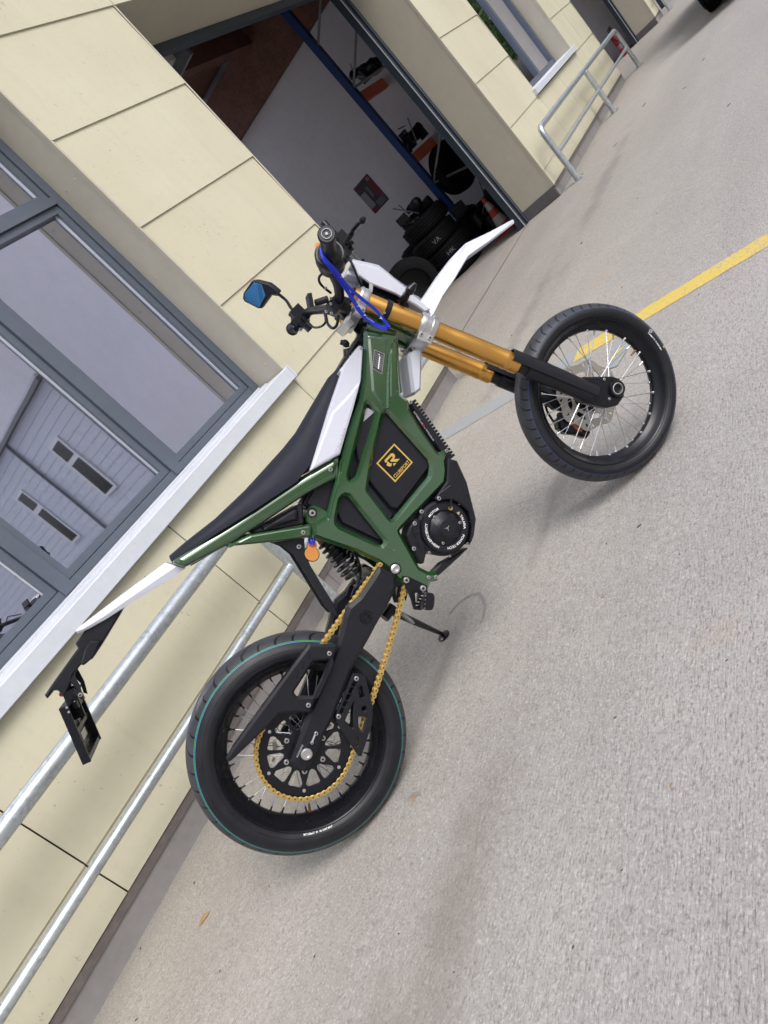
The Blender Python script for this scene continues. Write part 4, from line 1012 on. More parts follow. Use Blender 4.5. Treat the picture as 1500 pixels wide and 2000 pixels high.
def chain_path():
    C0, C1 = V((0, .3054)), V(P1); d = C1 - C0; L = d.length; th = math.atan2(d.y, d.x); be = math.acos((rs_ - rf_) / L)
    t0 = C0 + V((math.cos(th + be), math.sin(th + be))) * rs_; t1 = C1 + V((math.cos(th + be), math.sin(th + be))) * rf_
    b0 = C0 + V((math.cos(th - be), math.sin(th - be))) * rs_; b1 = C1 + V((math.cos(th - be), math.sin(th - be))) * rf_
    pts = []
    n = 60; a0, a1 = th + be, th - be + 2 * math.pi
    for k in range(n + 1): a = a0 + (a1 - a0) * k / n; pts.append(C0 + V((math.cos(a), math.sin(a))) * rs_)
    sag = .012
    for k in range(1, 40):
        t = k / 40; q = b0.lerp(b1, t); pts.append(q + V((0, -sag * 4 * t * (1 - t))))
    n = 16; a0, a1 = th - be, th + be
    for k in range(n + 1): a = a0 + (a1 - a0) * k / n; pts.append(C1 + V((math.cos(a), math.sin(a))) * rf_)
    for k in range(1, 40): t = k / 40; pts.append(t1.lerp(t0, t))
    return pts
def chain(mb):
    P = chain_path(); P.append(P[0]); cum = [0]
    for a, b in zip(P, P[1:]): cum.append(cum[-1] + (b - a).length)
    n = int(round(cum[-1] / .015875)); n -= n % 2; st = cum[-1] / n; pins = []; j = 0
    for k in range(n):
        s_ = k * st
        while cum[j + 1] < s_: j += 1
        t = (s_ - cum[j]) / (cum[j + 1] - cum[j]); pins.append(P[j].lerp(P[j + 1], t))
    for k in range(n):
        a, b = pins[k], pins[(k + 1) % n]; d = (b - a).normalized(); e_ = V((-d.y, d.x)); L = (b - a).length
        hw = .0068; lp = []
        for i in range(7): t = math.pi / 2 + math.pi * i / 6; lp.append(a + (d * math.cos(t) + e_ * math.sin(t)) * hw)
        lp.append(a + d * L / 2 - e_ * hw * .62)
        for i in range(7): t = -math.pi / 2 + math.pi * i / 6; lp.append(b + (d * math.cos(t) + e_ * math.sin(t)) * hw)
        lp.append(a + d * L / 2 + e_ * hw * .62)
        lp = [tuple(q) for q in lp]; out = k % 2
        o = SPO + (.0085 if out else .0062); mb.use('chain')
        plate(mb, F0, [lp], o + .0016, o, .0006); o = SPO - (.0085 if out else .0062); plate(mb, F0, [lp], o, o - .0016, .0005)
        mb.use('chaind'); mb.tube([F0.P(a.x, SPO - .0105, a.y), F0.P(a.x, SPO + .0108, a.y)], .0026, 8)
        mb.use('chain'); mb.tube([F0.P(a.x, SPO - .006, a.y), F0.P(a.x, SPO + .006, a.y)], .0050, 8)
MK('chain', chain, smooth=False)
MK('front_sprocket', lambda mb: (mb.use('blackm'), lathe(mb, F0, P1[0], P1[1], [(.0001, SPO - .003), (.041, SPO - .003), (.041, SPO + .003), (.0001, SPO + .003)], 26)))

# ------------------------------------------------------------------ swingarm
ARM = [(742, 1106), (773, 1124), (776, 1146), (764, 1172), (735, 1222), (717, 1256), (691, 1300), (651, 1404), (634, 1437), (609, 1496), (598, 1510), (573, 1499), (567, 1490), (585, 1441), (616, 1364), (646, 1294), (659, 1262), (667, 1234), (673, 1206), (681, 1185), (703, 1166), (730, 1126)]
def arm(mb, s_):
    o1, o0 = .104, .066
    lp = fil(pp(F0, ARM, .104), .006, 2)
    mb.use('black'); plate(mb, F0, [lp], s_ * o1, s_ * o0, .0095, .008)
def swing(mb):
    arm(mb, 1); arm(mb, -1)
    a = F0.at(745, 1150, .1); b = F0.at(735, 1195, .1)
    mb.bb  # cross member
    for c in (F0.at(742, 1132, .1), F0.at(720, 1196, .1)): mb.tube([F0.P(c[0], -.068, c[1]), F0.P(c[0], .068, c[1])], .026, 16)
SW = MK('swingarm', swing, ang=28)
def boss(mb):
    c = F0.at(714.7, 1205, .104); mb.use('blackm'); mb.lathe(F0.P(c[0], .1035, c[1]), BN, [(.0001, .0015), (.0095, .0015), (.011, .004), (.0165, .004), (.018, 0)], 28)
    for k in range(3): a = k * 2.09; mb.disc(F0.P(c[0] + .0105 * math.cos(a), .1055, c[1] + .0105 * math.sin(a)), BN, .0028, .0022, 8)
MK('arm_boss', boss, SW)
def axle(mb):
    c = F0.at(599, 1473, .110); mb.use('silver'); mb.lathe(F0.P(c[0], .1065, c[1]), BN, [(.0155, 0), (.0155, .006), (.013, .009), (.008, .009), (.0075, .004), (.0001, .004)], 28)
    mb.use('blackm'); mb.tube([F0.P(c[0], -.11, c[1]), F0.P(c[0], .104, c[1])], .010, 14)
    mb.use('blackm'); q = [(584, 1480), (604, 1446), (618, 1454), (612, 1480), (600, 1497), (588, 1496)]; plate(mb, F0, [fil(pp(F0, q, .1065), .003, 2)], .1065, .100, .0015)
    mb.use('silver'); mb.tube(path(F0, [(609, 1450, .109), (617, 1430, .109)]), .0032, 8)
    mb.bolt(F0.W(617, 1432, .106), BN, .0055, .006); mb.bolt(F0.W(609, 1450, .106), BN, .0045, .005)
    mb.use('white')
    for k in range(10): X = 582 + k * 1.15; Y = 1479 - k * 2.5; p = F0.W(X, Y, .1046); q = F0.W(X - 3, Y - 1.6, .1046); mb.tube([p, q], .0004, 4)
MK('axle_adjuster', axle, SW)
def sguard(mb):                     # the long blade over the sprocket
    mb.use('black')
    out = [(604, 1259), (662, 1259), (634, 1330), (622, 1352), (606, 1392), (571, 1392), (545, 1396), (536, 1408), (452, 1487), (445, 1490), (441, 1482), (452, 1464), (510, 1386), (560, 1318), (576, 1296)]
    hole = [(613, 1293), (649, 1290), (640, 1312), (618, 1360), (580, 1361), (574, 1353)]
    plate(mb, F0, [fil(pp(F0, out, .125), .004, 2), fil(pp(F0, hole, .125), .006, 2)], .125, .108, .0065, .0055)
    inner = [(604, 1262), (576, 1300), (510, 1388), (455, 1465), (462, 1470), (520, 1402), (600, 1290), (622, 1264)]
    plate(mb, F0, [pp(F0, inner, .108)], .1075, .070, .002)
    for X, Y in ((605, 1280), (592.5, 1299), (582, 1317)):
        a = [F0.W(X - 1, Y - 6, .1258), F0.W(X + 1.5, Y - 6, .1258), F0.W(X + 0, Y + 7, .1258), F0.W(X - 3, Y + 7, .1258)]
        mb.use('blackg'); mb.tube(a, .0007, 5, closed=True)
    mb.use('black')
SG = MK('chain_guard', sguard, ang=28)
def bolts(lst, fr=F0, r=.0055, nm='bolt', parent=BK, h=None, m='steel'):
    for X, Y, o in lst: MK(nm, lambda mb: mb.bolt(fr.W(X, Y, o), fr.n, r, h, m), parent)
bolts([(643, 1276, .125), (602, 1377, .125)], r=.0062, parent=SG)
def guide(mb):
    mb.use('black')
    out = [(689.6, 1315), (712.6, 1318), (728, 1379), (726.4, 1416), (706.5, 1477), (700, 1477), (657, 1411), (656, 1397)]
    H = [[(699, 1340), (709, 1340), (712, 1362), (704, 1364)], [(693, 1366), (690, 1424), (673, 1410)], [(706, 1378), (716, 1380), (716, 1388), (708, 1390)], [(700, 1400), (717, 1400), (709, 1428), (701, 1428)], [(697, 1440), (700, 1440), (700, 1460), (696, 1455)]]
    for k in range(5):
        t0, t1 = k / 5 + .02, (k + 1) / 5 - .02
        A = V((692, 1328)); Bv = V((662, 1394)); wv = V((7, 3))
        H.append([tuple(A.lerp(Bv, t0)), tuple(A.lerp(Bv, t0) + wv), tuple(A.lerp(Bv, t1) + wv), tuple(A.lerp(Bv, t1))])
    plate(mb, F0, [fil(pp(F0, out, .098), .003, 2)] + [fil(pp(F0, h_, .098), .0015, 1) for h_ in H], .098, .086, .0015)
    plate(mb, F0, [fil(pp(F0, out, .098), .003, 2)] + [fil(pp(F0, h_, .098), .0015, 1) for h_ in H], .060, .052, .0015)
GU = MK('chain_guide', guide, ang=28)
bolts([(695.7, 1325, .098), (661, 1399, .098)], r=.0065, parent=GU)

# ------------------------------------------------------------------ frame
o_ = .088
FOUT = [(713, 641), (776, 650), (778, 694), (781, 730), (785, 769), (800, 781), (803, 800), (826, 838), (855, 880), (860, 883), (872, 876), (876, 882), (872, 893), (875, 919), (872, 943), (782, 1037),
        (821, 1108), (839, 1117), (852, 1117), (859, 1123), (858, 1135), (844, 1137), (839, 1149), (830, 1152), (800, 1147), (785, 1139), (772, 1130), (765, 1119), (752, 1108), (738, 1098), (695, 1078), (633, 1057), (612, 1049), (610, 1024), (638, 1010), (665, 905), (683, 835), (703, 782), (709, 742)]
H1 = [(717.5, 784), (735, 803), (731, 820), (697, 928), (683, 940), (683, 926), (715, 800)]
H2 = [(755, 803), (838, 897), (841.5, 910), (838, 930), (768, 1014), (764, 1014), (720, 957), (727, 908), (750, 812)]
H3 = [(673, 968), (682, 970), (752, 1058), (748, 1065), (740, 1063), (665, 1028), (659, 1021), (660, 1008), (666, 978)]
def ring3(fr, P, o, r, n=2): return fil(pp(fr, P, o), r, n)
RAD = [.004] * len(FOUT)
def mainframe(mb):
    mb.use('green')
    for s_ in (1, -1):
        lp = ring3(F0, FOUT, o_, .006); hs_ = [ring3(F0, h_, o_, .009, 4) for h_ in (H1, H2, H3)]
        plate(mb, F0, [lp] + hs_, s_ * o_, s_ * (o_ - .032), .0100, .012)
MF = MK('frame', mainframe, ang=24)
# raised weld ridge and facet lines on the frame
def weldp(pts, r=.0030, o=o_):
    P = sm([F0.W(x, y, o + .0005) for x, y in pts], 8); Q = []
    MK('weld', lambda mb: (mb.use('weld'), mb.tube(P, [r * (1 + .22 * math.sin(i * 2.4)) for i in range(len(P))], 8)), MF)
weldp([(762, 690), (758, 730), (757, 770), (757, 797)], .0042); weldp([(752, 1066), (762, 1072), (771, 1077)], .0018)
# front gusset: the box between the two spars behind the head tube, and the head tube itself
def gusset(mb):
    mb.use('green')
    q = [(711, 640), (718, 632), (776, 648), (778, 694), (781, 730), (785, 766), (752, 800), (716, 782), (706, 740), (709, 690)]
    plate(mb, F0, [fil(pp(F0, q, .05), .006, 2)], o_ - .031, -(o_ - .031), .004)
    # raised triangular web running down from the head tube to the lower spar
    q = [(718, 655), (758, 660), (757, 790), (748, 798), (726, 765)]
    plate(mb, F0, [fil(pp(F0, q, o_), .005, 2)], o_ + .0032, o_ - .004, .007, .0030)
    q = [(765, 665), (775, 668), (776, 720), (779, 763), (762, 779), (761, 700)]
    plate(mb, F0, [fil(pp(F0, q, o_), .004, 2)], o_ + .0030, o_ - .004, .004, .0028)
MK('head_gusset', gusset, MF, ang=24)
HA = F0.P(F0.at(701, 612, 0)[0], 0, F0.at(701, 612, 0)[1]); HB = F0.P(F0.at(812, 668, 0)[0], 0, F0.at(812, 668, 0)[1])
def headtube(mb):
    d = (HB - HA).normalized(); L = (HB - HA).length
    mb.use('green'); mb.lathe(HA, d, [(.0001, .012), (.034, .012), (.036, .018), (.036, L - .018), (.034, L - .012), (.0001, L - .012)], 36)
    mb.use('blackm'); mb.lathe(HA, d, [(.0001, 0), (.031, 0), (.031, .012), (.0001, .012)], 30); mb.lathe(HA, d, [(.0001, L - .012), (.031, L - .012), (.031, L), (.0001, L)], 30)
MK('head_tube', headtube, MF)
weldp([(716, 641), (730, 648), (750, 655), (772, 660)], .0036, .055)
# flared cheek joining the spars to the head tube
def cheek(mb):
    mb.use('green')
    for s_ in (1, -1):
        A = [(713, 645), (776, 655), (778, 694), (709, 690)]
        top = [F0.W(x, y, .0) for x, y in ((706, 628), (776, 648))]
        a, b, c, d = [V(q) for q in pp(F0, A, o_)]
        t0, t1 = F0.at(708, 634, .03), F0.at(778, 652, .03)
        vs = [F0.P(a.x, s_ * (o_ - .006), a.y), F0.P(b.x, s_ * (o_ - .006), b.y), F0.P(t1[0], s_ * .028, t1[1]), F0.P(t0[0], s_ * .028, t0[1])]
        vs += [v - BN * s_ * .03 for v in vs]
        mb.add(vs, [(0, 1, 2, 3), (7, 6, 5, 4), (0, 4, 5, 1), (1, 5, 6, 2), (2, 6, 7, 3), (3, 7, 4, 0)])
MK('head_cheek', cheek, MF, smooth=False)
# seat rails
def subframe(mb):
    mb.use('green')
    up = [(334, 1099), (345, 1090), (456, 1020), (580, 938), (664, 888), (660, 934), (598, 966), (520, 1018), (436, 1070), (361, 1109)]
    lo = [(436, 1071), (466, 1054), (489, 1043), (608, 1023), (611, 1049), (560, 1056), (451, 1067)]
    for s_ in (1, -1):
        plate(mb, F0, [fil(pp(F0, up, .084), .003, 1)], s_ * .084, s_ * .052, .016, .014, seg=4)
        plate(mb, F0, [fil(pp(F0, lo, .082), .003, 1)], s_ * .081, s_ * .056, .008, .009, seg=2)
SF = MK('seat_rail', subframe, ang=60)
bolts([(645, 917, .083), (592, 1040, .081)], r=.0058, parent=SF, m='steel')
def mount(mb):
    mb.use('green')
    q = [(603, 992), (612, 985), (625, 990), (642, 1000), (640, 1024), (610, 1030), (598, 1020), (597, 1002)]
    for s_ in (1, -1): plate(mb, F0, [fil(pp(F0, q, .06), .008, 2)], s_ * .062, s_ * .050, .003)
    c = F0.at(609, 1001, .06); mb.use('blackm'); mb.tube([F0.P(c[0], -.066, c[1]), F0.P(c[0], .066, c[1])], .013, 18)
MK('shock_mount', mount, MF)
bolts([(609.5, 1002, .066)], r=.0095, parent=MF)
bolts([(861, 870, .0), ], r=.001, parent=MF) if 0 else None
# pivot
def pivot(mb):
    c = F0.at(772, 1111, .09); mb.use('blackm'); mb.lathe(F0.P(c[0], o_ - .001, c[1]), BN, [(.017, 0), (.017, .004), (.0155, .004)], 28)
    mb.use('silver'); mb.lathe(F0.P(c[0], o_, c[1]), BN, [(.0001, .002), (.004, .002), (.0045, .006), (.0085, .007), (.013, .005), (.0145, 0)], 28)
    for k in range(6): a = k * 1.047; mb.use('blackm'); mb.disc(F0.P(c[0] + .0145 * math.cos(a), o_, c[1] + .0145 * math.sin(a)), BN, .003, .0042, 8)
MK('pivot_bolt', pivot, MF)
bolts([(837, 1127.5, o_), (851, 1127, o_), (801.5, 785.5, o_ - .006), (872, 880.5, o_ - .002)], r=.0052, parent=MF)

# ------------------------------------------------------------------ battery and covers
def battery(mb):
    mb.use('black')
    q = [(712, 779), (744, 790), (753, 800), (842, 897), (845, 910), (842, 934), (772, 1018), (758, 1062), (742, 1070), (655, 1030), (644, 1010), (588, 985), (610, 950), (655, 900), (690, 830)]
    plate(mb, F0, [fil(pp(F0, q, .048), .008, 2)], .048, -.048, .004)
    q = [(700, 762), (712, 776), (744, 795), (835, 892), (839, 905), (836, 915), (776, 995), (763, 992), (722, 942), (700, 905), (690, 860)]
    plate(mb, F0, [fil(pp(F0, q, .062), .007, 3)], .066, .046, .004)
    q = [(714, 936), (721, 946), (762, 996), (770, 1003), (762, 1018), (754, 1052), (744, 1058), (668, 1022), (650, 985), (688, 950)]
    plate(mb, F0, [fil(pp(F0, q, .062), .007, 3)], .062, .046, .004)
    q = [(655, 900), (676, 880), (684, 935), (650, 985), (644, 1006), (596, 984), (612, 955), (640, 925)]
    plate(mb, F0, [fil(pp(F0, q, .052), .006, 2)], .053, .046, .004)
BT = MK('battery', battery, ang=28)
def grey_corner(mb):
    mb.use('greypr'); q = [(714.5, 798), (719, 797), (731, 803), (730, 806), (709.5, 824)]; plate(mb, F0, [pp(F0, q, .0675)], .0675, .0660, .0004)
MK('battery_tab', grey_corner, BT)
def logo(mb):
    C = [F0.at(*q, .0672) for q in ((770, 866), (808, 903), (772, 942), (735, 905))]      # top, right, bottom, left
    A = [V(q) for q in C]
    def q2(u, v, k=.0672):       # u from left corner towards bottom corner, v from left corner towards top corner
        p = A[3] + (A[2] - A[3]) * u + (A[0] - A[3]) * v; return F0.P(p.x, k, p.y)
    def poly(pts, m, k):
        mb.use(m); n = len(pts); T = geometry.tessellate_polygon([[V((u, v, 0)) for u, v in pts]])
        mb.add([q2(u, v, k) for u, v in pts], T)
    poly([(0, 0), (1, 0), (1, 1), (0, 1)], 'goldp', .0667); poly([(.055, .055), (.945, .055), (.945, .945), (.055, .945)], 'blackm', .0670)
    # reads along u (left corner -> bottom corner is the base line direction turned), letters run from bottom to right corner
    Bx, By = A[2], A[1]
    ux = (A[1] - A[2]); uy = (A[3] - A[2]); lw = ux.length; sy = uy.normalized()
    def fn(x, y, wd):
        s_ = .80 * lw / wd; p = A[2] + ux.normalized() * (.10 * lw + x * s_) + sy * (.105 * uy.length + y); return F0.P(p.x, .0674, p.y)
    mb.use('goldp'); word(mb, 'CLUBSPORT', .0135, fn, .0002)
    # emblem: a bold hooked letter over a small wedge
    uxn = ux / lw; L2 = uy.length
    def g(pts):
        mb.use('goldp'); T = geometry.tessellate_polygon([[V((u, v, 0)) for u, v in pts]])
        mb.add([F0.P(*(lambda p: (p.x, .0674, p.y))(A[2] + ux * u + uy * v)) for u, v in [(.47 + (a - .48) * .80, .66 + (b_ - .61) * .80) for a, b_ in pts]], T)
    g([(.20, .78), (.26, .86), (.68, .86), (.76, .80), (.76, .66), (.70, .60), (.60, .58), (.80, .38), (.62, .38), (.42, .58), (.42, .66), (.60, .66), (.63, .69), (.63, .73), (.60, .75), (.30, .75), (.26, .70)])
    g([(.16, .62), (.32, .73), (.34, .56), (.40, .50), (.28, .44), (.20, .50)])
    g([(.36, .36), (.56, .36), (.44, .46)])
MK('badge', logo, BT, smooth=False)
def vin(mb):
    q = [(731, 683), (751, 691), (746, 731), (727, 719)]; C = [F0.at(*p, o_ + .0035) for p in q]
    A = [V(p) for p in C]
    def Q(u, v, k): p = A[0].lerp(A[1], u).lerp(A[3].lerp(A[2], u), v); return F0.P(p.x, k, p.y)
    def r4(m, u0, u1, v0, v1, k): mb.use(m); mb.add([Q(u0, v0, k), Q(u1, v0, k), Q(u1, v1, k), Q(u0, v1, k)], [(0, 1, 2, 3)])
    r4('silver', 0, 1, 0, 1, o_ + .0037); r4('darkpr', .04, .96, .02, .98, o_ + .0041); r4('white', .52, .64, .22, .86, o_ + .0045); r4('white', .46, .56, .12, .18, o_ + .0045)
    for k in range(7):
        for u in (.14, .28, .40, .72, .84): r4('greypr', u, u + .05, .12 + k * .11, .12 + k * .11 + .05, o_ + .0045)
MK('serial_plate', vin, MF, smooth=False)
def triangle_cover(mb):
    mb.use('black'); q = [(488, 1040), (584, 985), (592, 984), (594, 1024), (500, 1042)]
    plate(mb, F0, [fil(pp(F0, q, .070), .004, 2)], .068, -.068, .004)
    q = [(508, 1033), (572, 994), (581, 990), (583, 1018), (520, 1032)]
    plate(mb, F0, [fil(pp(F0, q, .074), .003, 2)], .077, .066, .009, .008)
MK('side_cover', triangle_cover, ang=24)

# ------------------------------------------------------------------ seat and white panels
def loft(mb, fr, secs, cap=True):
    """secs: lists of (x, o, z), same length each"""
    n = len(secs[0]); vs = [fr.P(*p) for s_ in secs for p in s_]
    fs = [(i * n + k, i * n + (k + 1) % n, (i + 1) * n + (k + 1) % n, (i + 1) * n + k) for i in range(len(secs) - 1) for k in range(n)]
    if cap: fs += [tuple(range(n))[::-1], tuple((len(secs) - 1) * n + k for k in range(n))]
    mb.add(vs, fs)
def seat(mb):
    mb.use('seat')
    top = [(657, 721), (644, 734), (613, 786), (580, 842), (556, 872), (520, 912), (480, 956), (420, 1013), (360, 1060), (330, 1086)]
    bot = [(667, 724), (664, 742), (650, 786), (630, 846), (612, 900), (580, 941), (500, 994), (430, 1038), (372, 1076), (337, 1101)]
    secs = []
    for (a, b, hw) in zip(top, bot, (.030, .045, .062, .075, .085, .092, .095, .090, .075, .055)):
        t = F0.at(*a, .03); l = F0.at(*b, hw); dx, dz = t[0] - l[0], t[1] - l[1]
        prof = []
        for o, h in ((hw, 0), (hw, .30), (hw * .95, .60), (hw * .82, .84), (hw * .5, .97), (0, 1.0)): prof.append((o, h))
        full = prof + [(-o, h) for o, h in prof[-2::-1]]
        secs.append([(l[0] + dx * h, o, l[1] + dz * h) for o, h in full])
    loft(mb, F0, secs)
MK('seat', seat, ang=50)
def sidepanel(mb):
    mb.use('whitep')
    q = [(701, 675), (706, 674), (709.5, 680), (706, 741), (690, 797), (665, 887), (604, 922), (646, 790), (666, 732), (672, 712)]
    for s_ in (1, -1): plate(mb, F0, [fil(pp(F0, q, .092), .0035, 2)], s_ * .092, s_ * .060, .003, .006)
SP = MK('side_panel', sidepanel, ang=24)
def facet(mb):
    mb.use('whitep')
    q = [(700, 676), (672, 712), (664, 724), (668, 730), (690, 698), (704, 681)]
    for s_ in (1, -1): plate(mb, F0, [pp(F0, q, .080)], s_ * .080, s_ * .03, .004)
    q = [(689, 800), (704, 744), (682, 770), (648, 806), (607, 918), (663, 885)]
    plate(mb, F0, [pp(F0, q, .092)], .0940, .090, .006, .0018)
MK('panel_facet', facet, SP, ang=10)
def emb(mb):
    mb.use('greypr'); a = V(F0.at(660, 885, .0945)); b = V(F0.at(678, 836, .0945)); ux = (b - a).normalized(); uy = V((-ux.y, ux.x)); L = (b - a).length
    word(mb, 'TALARIA', .0125, lambda x, y, wd: F0.P(*(lambda p: (p.x, .0945, p.y))(a + ux * (x * L / wd) + uy * y)), 0)
MK('panel_lettering', emb, SP, smooth=False)
bolts([(705, 680, .092)], r=.0045, parent=SP, m='greypr')
def topcover(mb):
    mb.use('black'); q = [(708, 645), (714, 642), (712, 680), (700, 672), (672, 708), (664, 722), (662, 716), (690, 668), (699, 655)]
    plate(mb, F0, [fil(pp(F0, q, .03), .003, 2)], .045, -.045, .006)
MK('top_cover', topcover)
def undertray(mb):
    mb.use('black')
    q = [(436, 1068), (400, 1090), (372, 1106), (380, 1094), (430, 1062), (590, 1040), (590, 1050)]
    plate(mb, F0, [pp(F0, q, .045)], .045, -.045, .003)
    q = [(526, 1058), (594, 1048), (596, 1080), (606, 1104), (626, 1138), (652, 1180), (660, 1200), (655, 1206), (640, 1190), (575, 1085), (554, 1068)]
    for s_ in (1, -1): plate(mb, F0, [fil(pp(F0, q, .052), .004, 2)], s_ * .054, s_ * .045, .002)
MK('inner_fender', undertray)
bolts([(583.5, 1067.5, .054)], r=.0068)
def tail(mb):
    mb.use('whitep')
    top = [(323, 1099), (300, 1116), (236, 1163), (190, 1198), (154, 1225), (147, 1231)]
    ridge = [(345, 1106), (318, 1124), (248, 1172), (200, 1206), (162, 1229), (149, 1234)]
    low = [(361, 1111), (334, 1130), (250, 1182), (206, 1210), (172, 1229), (151, 1238)]
    secs = []
    for t, r_, l, hw in zip(top, ridge, low, (.050, .050, .048, .046, .044, .042)):
        T = F0.at(*t, hw * .7); Rr = F0.at(*r_, hw); L = F0.at(*l, hw * .96)
        secs.append([(L[0], hw * .90, L[1]), (Rr[0], hw, Rr[1]), (T[0], hw * .7, T[1]), (T[0], -hw * .7, T[1]), (Rr[0], -hw, Rr[1]), (L[0], -hw * .90, L[1])])
    loft(mb, F0, secs)
TL = MK('tail_fender', tail, smooth=False)
def tailb(mb):
    mb.use('black')
    q = [(243, 1184), (232, 1204), (198, 1260), (180, 1288), (173, 1287), (163, 1300), (158, 1298), (144, 1316), (136, 1340), (126, 1362), (113, 1349), (104, 1349), (92, 1366), (87, 1358), (101, 1337), (152, 1266), (147, 1257), (166, 1231), (176, 1222)]
    plate(mb, F0, [fil(pp(F0, q, .030), .003, 2)], .032, -.032, .004)
    q = [(176, 1252), (196, 1252), (188, 1272), (180, 1286), (165, 1299), (158, 1297), (166, 1268)]
    plate(mb, F0, [fil(pp(F0, q, .045), .003, 2)], .046, .030, .003)
TB = MK('plate_bracket', tailb, ang=28)
def redl(mb):
    mb.use('redtl'); p = F0.W(121, 1355, .02); mb.tube([p - BN * .055, p + BN * .004], .0065, 12)
MK('rear_light', redl, TB)
def holder(mb):
    mb.use('blackm')
    a = V(F0.at(116, 1383, .085)); b = V(F0.at(163, 1492, .085)); d = (b - a).normalized(); nn = V((-d.y, d.x)); nn = nn if nn.x > 0 else -nn
    L = (b - a).length; aw = .095
    def bx(t0, t1, n0, n1, o0, o1):
        ax = (F0.e * d.x + F0.u * d.y, F0.e * nn.x + F0.u * nn.y, BN)
        c = a + d * (t0 + t1) / 2 * L + nn * (n0 + n1) / 2
        mb.box(F0.P(c.x, (o0 + o1) / 2, c.y), ((t1 - t0) * L / 2, (n1 - n0) / 2, (o1 - o0) / 2), ax)
    bx(0, 1, 0, .004, -aw, aw)                                  # the plate itself, square to the bike
    for o in (-aw, aw - .006): bx(0, 1, .004, .020, o, o + .006)
    bx(.0, .05, .004, .020, -aw + .006, aw - .006); bx(.92, 1.0, .004, .018, -aw + .006, aw - .006); bx(.45, .52, .004, .014, -aw + .006, aw - .006)
    bx(-.15, .35, .0045, .034, -.03, -.022); bx(-.15, .35, .0045, .034, .022, .03); bx(.05, .16, .021, .032, -.05, .05)
    mb.use('silver'); bx(.60, .74, .0042, .0062, -.04, .02); bx(.40, .55, .0042, .0060, -.035, -.01)
    for t in (.06, .14): mb.disc(F0.P((a + d * t * L).x + nn.x * .020, aw - .0005, (a + d * t * L).y + nn.y * (.008)), BN, .003, .002, 8)
    mb.use('black'); mb.tube([F0.W(147, 1352, .03) - BN * .07, F0.W(147, 1352, .03) + BN * .004], .005, 8)
    q = [(144, 1316), (157, 1340), (164, 1366), (156, 1364), (150, 1345), (136, 1330)]; plate(mb, F0, [pp(F0, q, .03)], .034, .028, .001); plate(mb, F0, [pp(F0, q, .03)], -.028, -.034, .001)
    mb.use('steel'); mb.bolt(F0.W(157, 1357, .034), BN, .0055); mb.bolt(F0.W(147, 1373, .034), BN, .0055)
MK('plate_holder', holder, TB, ang=28)

# ------------------------------------------------------------------ shock absorber
SA, SB_ = F0.P(*(lambda q: (q[0], 0, q[1]))(F0.at(628, 1040, 0))), F0.P(*(lambda q: (q[0], 0, q[1]))(F0.at(706, 1142, 0)))
def shock(mb):
    d = (SB_ - SA).normalized(); L = (SB_ - SA).length
    mb.use('chaind'); mb.lathe(SA, d, [(.0001, 0), (.024, 0), (.026, .02), (.024, .035), (.0001, .035)], 24)
    mb.use('blackm'); mb.lathe(SA, d, [(.0001, .036), (.020, .036), (.0205, .10), (.0001, .101)], 24)
    mb.use('steel'); mb.lathe(SA, d, [(.0001, .10), (.006, .10), (.006, L - .02), (.0001, L - .02)], 12)
    mb.use('blackm'); mb.lathe(SA, d, [(.0001, L - .045), (.028, L - .045), (.029, L - .038), (.0001, L - .036)], 24); mb.tube([SB_ - BN * .02, SB_ + BN * .02], .014, 14)
    c = SA - d * .02; mb.tube([c - BN * .025, c + BN * .025], .013, 14)
SH = MK('shock_absorber', shock)
def coil(mb):
    d = (SB_ - SA).normalized(); L = (SB_ - SA).length; a = BN; b = d.cross(a); P = []; turns = 7
    for k in range(turns * 16 + 1):
        t = k / 16 * 2 * math.pi; s_ = .028 + (L - .072) * k / (turns * 16); P.append(SA + d * s_ + (a * math.cos(t) + b * math.sin(t)) * .030)
    mb.use('blackg'); mb.tube(P, .0048, 8)
MK('spring', coil, SH)
def linkage(mb):
    mb.use('blackm'); q = [(690, 1150), (712, 1128), (724, 1134), (716, 1156), (700, 1176), (684, 1168)]
    for s_ in (1, -1): plate(mb, F0, [fil(pp(F0, q, .03), .004, 2)], s_ * .034, s_ * .026, .002)
    mb.tube([F0.W(702, 1148, .03) - BN * .07, F0.W(702, 1148, .03) + BN * .008], .008, 10)
    mb.tube(sm([F0.W(690, 1076, .02), F0.W(700, 1096, .02), F0.W(704, 1120, .02), F0.W(696, 1146, .02)]), .004, 8)
MK('linkage', linkage)
def refl_(mb):
    c = F0.at(609, 1082, .056); mb.use('blackm'); lp = [(c[0] + .0205 * math.cos(a), c[1] + .0225 * math.sin(a) - .0) for a in [k * math.pi / 16 for k in range(32)]]
    plate(mb, F0, [lp], .056, .048, .002); mb.use('orange'); lp = [(c[0] + .0185 * math.cos(a), c[1] + .0205 * math.sin(a)) for a in [k * math.pi / 16 for k in range(32)]]; plate(mb, F0, [lp], .0585, .0562, .0008)
    a = F0.at(607, 1062, .05); mb.use('orange'); plate(mb, F0, [pp(F0, [(601, 1058), (617, 1058), (619, 1072), (600, 1072)], .056)], .0582, .050, .001)
MK('side_reflector', refl_)
def wires(mb):
    mb.use('blue'); mb.tube(sm([F0.W(604, 1050, .056), F0.W(607, 1058, .060), F0.W(613, 1062, .060), F0.W(615, 1050, .056)]), .0022, 6); mb.tube(sm([F0.W(608, 1050, .056), F0.W(611, 1058, .061), F0.W(606, 1063, .060), F0.W(602, 1052, .056)]), .0022, 6)
    mb.use('redpr'); mb.tube(sm([F0.W(603, 1063, .060), F0.W(610, 1066, .062), F0.W(618, 1063, .060)]), .0014, 6)
MK('tail_wires', wires)

